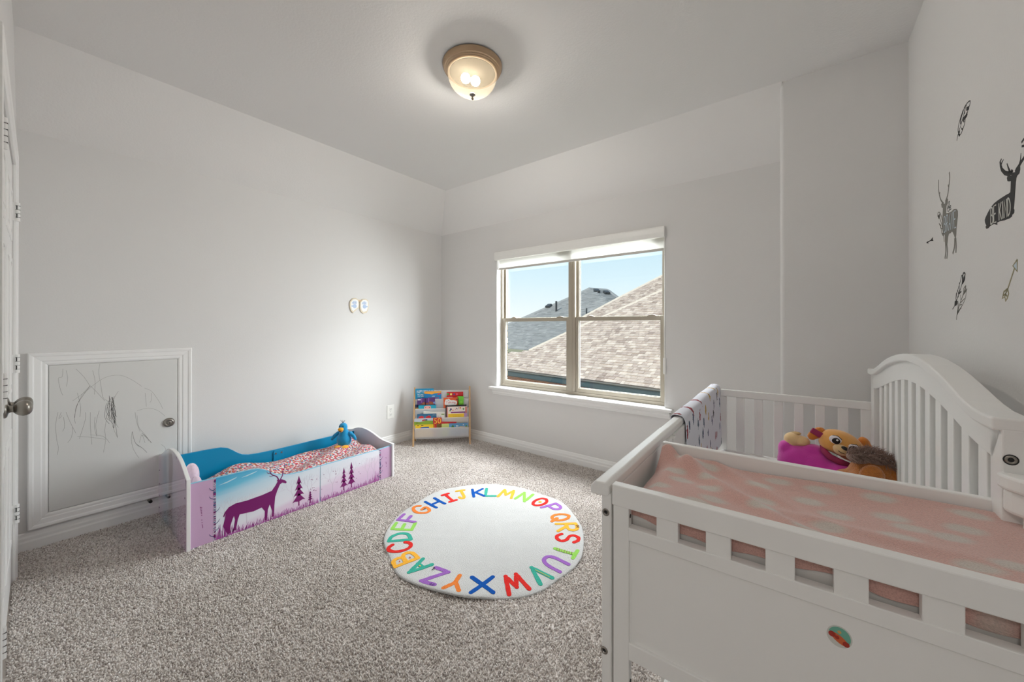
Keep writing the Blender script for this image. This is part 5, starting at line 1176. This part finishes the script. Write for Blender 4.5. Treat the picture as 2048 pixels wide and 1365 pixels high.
# changing pad
def spots():
    m, t, b = nodes('pink_spotted_fleece'); tcn = N(t, 'ShaderNodeTexCoord')
    mp = N(t, 'ShaderNodeMapping'); mp.inputs['Scale'].default_value = (9.5, 16, 0)
    t.links.new(tcn.outputs['Object'], mp.inputs[0]); v = N(t, 'ShaderNodeTexVoronoi', Scale=1.0, Randomness=.6, voronoi_dimensions='2D'); t.links.new(mp.outputs[0], v.inputs['Vector'])
    n2 = N(t, 'ShaderNodeTexNoise', Scale=40.0, Detail=3.0); t.links.new(tcn.outputs['Object'], n2.inputs['Vector'])
    ad = N(t, 'ShaderNodeMath', operation='MULTIPLY_ADD'); ad.inputs[1].default_value = .12; t.links.new(n2.outputs[0], ad.inputs[0]); t.links.new(v.outputs['Distance'], ad.inputs[2])
    r = N(t, 'ShaderNodeValToRGB'); r.color_ramp.elements[0].position = .24; r.color_ramp.elements[1].position = .41
    r.color_ramp.elements[0].color = srgb(206, 196, 186); r.color_ramp.elements[1].color = srgb(213, 171, 161)
    t.links.new(ad.outputs[0], r.inputs[0])
    n3 = N(t, 'ShaderNodeTexNoise', Scale=420.0, Detail=2.0); t.links.new(tcn.outputs['Object'], n3.inputs['Vector'])
    mx = N(t, 'ShaderNodeMix', data_type='RGBA', blend_type='MULTIPLY'); mx.inputs[0].default_value = .45; t.links.new(r.outputs[0], mx.inputs[6]); 
    r3 = N(t, 'ShaderNodeValToRGB'); r3.color_ramp.elements[0].position = .3; r3.color_ramp.elements[1].position = .6; r3.color_ramp.elements[0].color = (.6, .6, .6, 1)
    t.links.new(n3.outputs[0], r3.inputs[0]); t.links.new(r3.outputs[0], mx.inputs[7]); t.links.new(mx.outputs[2], b.inputs['Base Color'])
    b.inputs['Roughness'].default_value = .9; b.inputs['Sheen Weight'].default_value = .6; b.inputs['Sheen Roughness'].default_value = .4; b.inputs['Specular IOR Level'].default_value = .1
    bp = N(t, 'ShaderNodeBump', Strength=.6, Distance=.003); t.links.new(n3.outputs[0], bp.inputs['Height']); t.links.new(bp.outputs[0], b.inputs['Normal'])
    return m
FLE = spots()
pad = tag(empty('changing_pad', CRM @ Vector((.38, .21, .797)), CRA), 'changing pad under pink fleece cover with pale spots on the changing table', 'changing pad')
MB().box((-.335, -.174, .0), (.335, .17, .044)).build('pad', mat('white_pad_vinyl', srgb(226, 224, 220), .5, noise=.04, nscale=10), pad, bevel=.016, seg=4)
def padz(u, v):                                        # u 0..1 across, v 0..1 front to back
    x = u*.68; y = v*.352
    z = .066 + .014*abs(2*v-1)**2.2 + .012*math.exp(-((u-1)/.25)**2)
    # long diagonal fold, ripples and the bunched far-left corner
    d = (v-.97)+(u-.05)*1.75
    z += .022*math.exp(-(d/.085)**2)*max(0, 1-u*1.15) + .010*math.exp(-((d-.32)/.07)**2)*max(0, 1-u*1.3) + .007*math.exp(-((v-.55+.25*u)/.06)**2)*math.exp(-((u-.55)/.25)**2) + .003*math.sin(7*u+3*v) + .0025*math.sin(17*u-9*v+2*math.sin(5*u))*(1-u) + .001*math.sin(13*v+11*u)
    z += .020*math.exp(-(((u-.02)/.05)**2+((v-.95)/.16)**2)) - .016*math.exp(-(((u-.075)/.03)**2+((v-.93)/.12)**2)) + .014*math.exp(-(((u-.13)/.05)**2+((v-.88)/.10)**2))
    if u < .06: z -= .030*(1-u/.06)*(1-max(0, v-.75)*3)
    return z
def padf(u, v):
    if v < .06:
        q = v/.06; return (-.341+.682*u, -.1785+.004*math.sin(u*26)*(1-q)*.6-.0008, .031+.005*math.sin(u*13+1)+.003*math.sin(u*37)+(padz(u, 0)-.031-.005*math.sin(u*13+1)-.003*math.sin(u*37))*math.sin(q*PI/2))
    if v > .95:
        q = (v-.95)/.05; return (-.341+.682*u, .1765+.003*q, padz(u, 1)*(1-q*q)+.03*q*q)
    w_ = (v-.06)/.89
    return (-.341+.682*u, -.176+.352*w_, padz(u, w_))
mb = MB(); mb.grid(padf, 110, 70); mb.build('fleece_cover', FLE, pad, smooth=True)

# crib mattress and what lies on it
CRX = lambda u, v, z: CRM @ Vector((u, v, z))
cm_ = tag(empty('crib_mattress', CRX(.36, 1.08, .415), CRA), 'white crib mattress under soft toys behind the changing table divider', 'mattress')
MB().box((-.325, -.64, 0), (.325, .64, .13)).build('mattress_cover', mat('white_sheet', srgb(228, 226, 224), .9, noise=.03, nscale=8), cm_, bevel=.03, seg=4)
# swaddle hung over the rail
def swad():
    m, t, b = nodes('printed_muslin'); tcn = N(t, 'ShaderNodeTexCoord'); sp0 = N(t, 'ShaderNodeSeparateXYZ'); cb0 = N(t, 'ShaderNodeCombineXYZ'); mp = N(t, 'ShaderNodeMapping'); mp.inputs['Scale'].default_value = (1, .55, 1)
    t.links.new(tcn.outputs['Object'], sp0.inputs[0]); t.links.new(sp0.outputs['Y'], cb0.inputs[0]); t.links.new(sp0.outputs['Z'], cb0.inputs[1]); t.links.new(cb0.outputs[0], mp.inputs[0])
    v = N(t, 'ShaderNodeTexVoronoi', Scale=14.0, Randomness=.95, voronoi_dimensions='2D'); t.links.new(mp.outputs[0], v.inputs['Vector'])
    n2 = N(t, 'ShaderNodeTexNoise', Scale=70.0, Detail=2.0); t.links.new(tcn.outputs['Object'], n2.inputs['Vector'])
    ad = N(t, 'ShaderNodeMath', operation='MULTIPLY_ADD'); ad.inputs[1].default_value = .5; t.links.new(n2.outputs[0], ad.inputs[0]); t.links.new(v.outputs['Distance'], ad.inputs[2])
    lt = N(t, 'ShaderNodeMath', operation='LESS_THAN'); lt.inputs[1].default_value = .43; t.links.new(ad.outputs[0], lt.inputs[0])
    sp = N(t, 'ShaderNodeSeparateColor'); t.links.new(v.outputs['Color'], sp.inputs[0])
    r = N(t, 'ShaderNodeValToRGB'); r.color_ramp.interpolation = 'CONSTANT'; els = r.color_ramp.elements
    els[0].color = srgb(60, 80, 110); els[1].position = .25; els[1].color = srgb(150, 60, 70)
    for p, c in ((.45, srgb(196, 160, 70)), (.6, srgb(90, 110, 130)), (.8, srgb(40, 44, 60))): q = els.new(p); q.color = c
    t.links.new(sp.outputs[0], r.inputs[0])
    mx = N(t, 'ShaderNodeMix', data_type='RGBA'); mx.inputs[6].default_value = srgb(224, 226, 236); t.links.new(lt.outputs[0], mx.inputs[0]); t.links.new(r.outputs[0], mx.inputs[7])
    t.links.new(mx.outputs[2], b.inputs['Base Color']); b.inputs['Roughness'].default_value = .9; return m
sw = tag(empty('swaddle_blanket', CRX(0, 1.27, .905), CRA), 'white muslin blanket with small coloured print hung over crib rail', 'blanket')
path = [(-.029, -.26), (-.029, -.12), (-.0285, -.03), (-.028, -.006), (-.022, .005), (-.008, .0095), (.008, .0095), (.020, .004), (.0265, -.008), (.029, -.03), (.031, -.12), (.033, -.22), (.034, -.34)]
def swf(a, b):
    p = smooth_path; i = a*(len(p)-1); k = int(min(i, len(p)-2)); q = p[k].lerp(p[k+1], i-k)
    hang = max(0, -q.y)/.34
    w_ = .0035*math.sin(b*19+a*3)*hang + .004*math.sin(b*7+1)*hang
    sgn = 1 if q.x > 0 else -1
    return (q.x+sgn*abs(w_)+(.0 if hang else 0), (b-.5)*(.99-.02*hang)+.004*math.sin(a*9), q.y+.0015*math.sin(b*13)*(1-hang))
smooth_path = smoothline([(x, z, 0) for x, z in path], 3)
smooth_path = [Vector((p.x, p.y, 0)) for p in smooth_path]
mb = MB(); mb.grid(swf, 46, 60); o = mb.build('cloth', swad(), sw, smooth=True)
sd = o.modifiers.new('thick', 'SOLIDIFY'); sd.thickness = .0018; sd.offset = 0

# ---- plush puppy in a pink shirt (lies on its back, head to the right)
VP = 1.44
def pc(x, y, v=VP): return onC(1, x, y, v)
MAG = mat('magenta_plush', srgb(196, 52, 158), .95, sheen=.5, noise=.1, nscale=40, bump=.4, bscale=260)
TANP = mat('golden_tan_plush', srgb(222, 160, 84), .95, sheen=.4, noise=.08, nscale=50, bump=.4, bscale=280)
CREAM = mat('cream_plush', srgb(224, 190, 140), .95, sheen=.4, noise=.08, nscale=50, bump=.4, bscale=280)
ORNG = mat('orange_brown_plush', srgb(206, 126, 48), .95, sheen=.4, noise=.12, nscale=50, bump=.5, bscale=240)
WINE = mat('wine_red_ribbon', srgb(150, 40, 84), .8, noise=.06)
hc = pc(1690, 898); 
pup = tag(empty('plush_puppy', CRX(.50, VP, .49), CRA), 'tan plush puppy in magenta shirt propped against far end of the crib', 'soft toy')
PB = Vector((.50, VP, .49)); L_ = lambda p: tuple(Vector(p)-PB)
blob('shirt', [(L_((.40, VP-.01, .625)), (.085, .07, .075)), (L_((.47, VP-.02, .615)), (.09, .075, .07)), (L_((.555, VP-.06, .610)), (.07, .06, .055)), (L_((.352, VP-.0, .670)), (.035, .045, .045)), (L_((.455, VP, .678)), (.055, .05, .035)), (L_((.335, VP-.03, .56)), (.035, .05, .06))], MAG, pup, .008, 8)
blob('foot', [(L_((.378, VP+.01, .720)), (.036, .036, .034)), (L_((.412, VP+.01, .716)), (.035, .034, .026)), (L_((.372, VP+.01, .70)), (.03, .034, .03))], CREAM, pup, .006, 5)
MB().ell(L_((.388, VP+.018, .748)), (.024, .02, .008), RY(-5)).build('foot_pad', mat('olive_tan_plush', srgb(190, 158, 110), .95, noise=.1), pup, smooth=True)
TILT = 24
Rh = RY(TILT)
HC_ = Vector((.555, VP-.015, .738))
HS = .84; hl = lambda x, y, z: tuple(HC_+Rh @ Vector((x*HS, y*HS, z*HS))-PB)
head = blob('head', [(hl(0, 0, 0), (0.08232, 0.06300, 0.05544), Rh), (hl(-.04, -.01, -.022), (0.04620, 0.05040, 0.03780), Rh), (hl(.04, -.01, -.022), (0.04620, 0.05040, 0.03780), Rh)], TANP, pup, .007, 6)
blob('muzzle', [(hl(0, -.075, -.018), (0.03192, 0.02184, 0.02268), Rh), (hl(.0, -.068, -.03), (0.02520, 0.01848, 0.01680), Rh)], CREAM, head, .005, 4)
MB().ell(hl(.004, -.100, .002), (0.01344, 0.00672, 0.00756), Rh).build('nose', BLACK, head, smooth=True)
for sx_ in (-1, 1): MB().ell(hl(sx_*.041, -.068, .016), (0.02226, 0.00840, 0.01890), Rh).build('eye_white', mat('white_felt', srgb(232, 226, 230), .8), head, smooth=True)
for sx_ in (-1, 1): MB().ell(hl(sx_*.037, -.0755, .013), (0.01470, 0.00504, 0.01386), Rh).build('pupil', mat('dark_brown_felt', (.012, .006, .006, 1), .7), head, smooth=True)
mb = MB()
for sx_ in (-1, 1): mb.ell(hl(sx_*.037+.002, -.0812, .020), (0.00420, 0.00168, 0.00420), Rh)
mb.build('eye_glint', WHITEP, head, smooth=True)
mb = MB()
for sx_ in (-1, 1): mb.tube([hl(sx_*.066, -.066, .012), hl(sx_*.058, -.069, .033), hl(sx_*.04, -.0695, .0395), hl(sx_*.02, -.073, .032)], .0016, 6)
mb.tube([hl(-.013, -.099, -.024), hl(0, -.102, -.028), hl(.013, -.099, -.024)], .0013, 6)
mb.build('stitched_lines', BLACK, head, smooth=True)
blob('ear', [(hl(-.10, .01, -.0), (0.02520, 0.01848, 0.02856), RY(TILT+10)), (hl(-.118, .01, -.03), (0.02016, 0.01680, 0.02520), RY(TILT+10))], ORNG, head, .006, 4)
blob('ear', [(hl(.075, .015, .055), (0.02520, 0.02016, 0.02016), RY(TILT+40)), (hl(.095, .015, .035), (0.02184, 0.02016, 0.02184), Rh)], ORNG, head, .006, 4)
MB().box((-.036, -.006, -.013), (.036, .006, .013)).build('ear_ribbon', WINE, pup, bevel=.004, seg=3).matrix_local = Matrix.Translation(L_((.478, VP-.03, .768))) @ Matrix.Rotation(math.radians(30), 4, 'Y')
mb = MB(); mb.tube([L_(p) for p in ((.488, VP-.03, .722), (.493, VP-.05, .70), (.51, VP-.07, .684), (.54, VP-.078, .672), (.585, VP-.075, .66))], [.010, .013, .014, .014, .010], 10); mb.build('collar', WINE, pup, smooth=True)
# ---- brown plush dog with a shaggy mane in front of it
BRN = mat('cinnamon_plush', srgb(176, 106, 40), .98, sheen=.4, noise=.25, nscale=90, bump=1, bscale=300, bdist=.004)
MANE = mat('grey_brown_fur', srgb(140, 116, 106), .9, noise=.2, nscale=30)
V2 = 1.28
pd = tag(empty('plush_dog', CRX(.62, V2, .572), CRA), 'brown plush dog with shaggy grey mane, lying before puppy in crib', 'soft toy')
PD = Vector((.608, V2, .522)); M_ = lambda u, v, z: tuple(Vector((u, v, z))-PD)
bdy = blob('head', [(M_(.63, V2, .60), (.084, .07, .095)), (M_(.60, V2-.03, .58), (.06, .06, .06)), (M_(.545, V2, .575), (.045, .05, .04))], BRN, pd, .008, 5)
blob('ear', [(M_(.612, V2-.075, .625), (.04, .02, .05), RY(15)), (M_(.598, V2-.08, .585), (.042, .018, .045), RY(20))], BRN, pd, .007, 4)
blob('ear', [(M_(.69, V2-.03, .61), (.03, .03, .055), RY(-20))], BRN, pd, .007, 4)
mane = blob('mane', [(M_(.585, V2-.01, .672), (.045, .04, .022), RY(5)), (M_(.63, V2-.005, .672), (.05, .045, .026), RY(15)), (M_(.675, V2-.0, .65), (.035, .04, .026), RY(35))], MANE, pd, .007, 3)
mb = MB(); rg = random.Random(4)
for i in range(1500):
    t_ = rg.random(); u = .548+.155*t_; cz = .68+.02*math.sin(PI*t_)-.045*max(0, t_-.55); a = rg.uniform(-.3, PI+.3); 
    p = Vector((u, V2-.005-.042*math.cos(a), cz-.012+.020*math.sin(a)))-PD
    d = Vector((rg.uniform(-.25, .6), -math.cos(a)*.8+rg.uniform(-.3, .3), math.sin(a)*.7+rg.uniform(-.1, .4))).normalized()
    l = rg.uniform(.018, .034); q = p+d*l*.6; q2 = q+(d+Vector((.3, 0, -.5))).normalized()*l*.5
    s_ = d.cross(Vector((rg.random()-.5, rg.random()-.5, rg.random()-.5))).normalized()*.0009
    mb.add([p-s_, p+s_, q+s_*.8, q2, q-s_*.8], [(0, 1, 2, 4), (4, 2, 3)])
mb.build('mane_hair', MANE, pd)['kind'] = 'stuff'
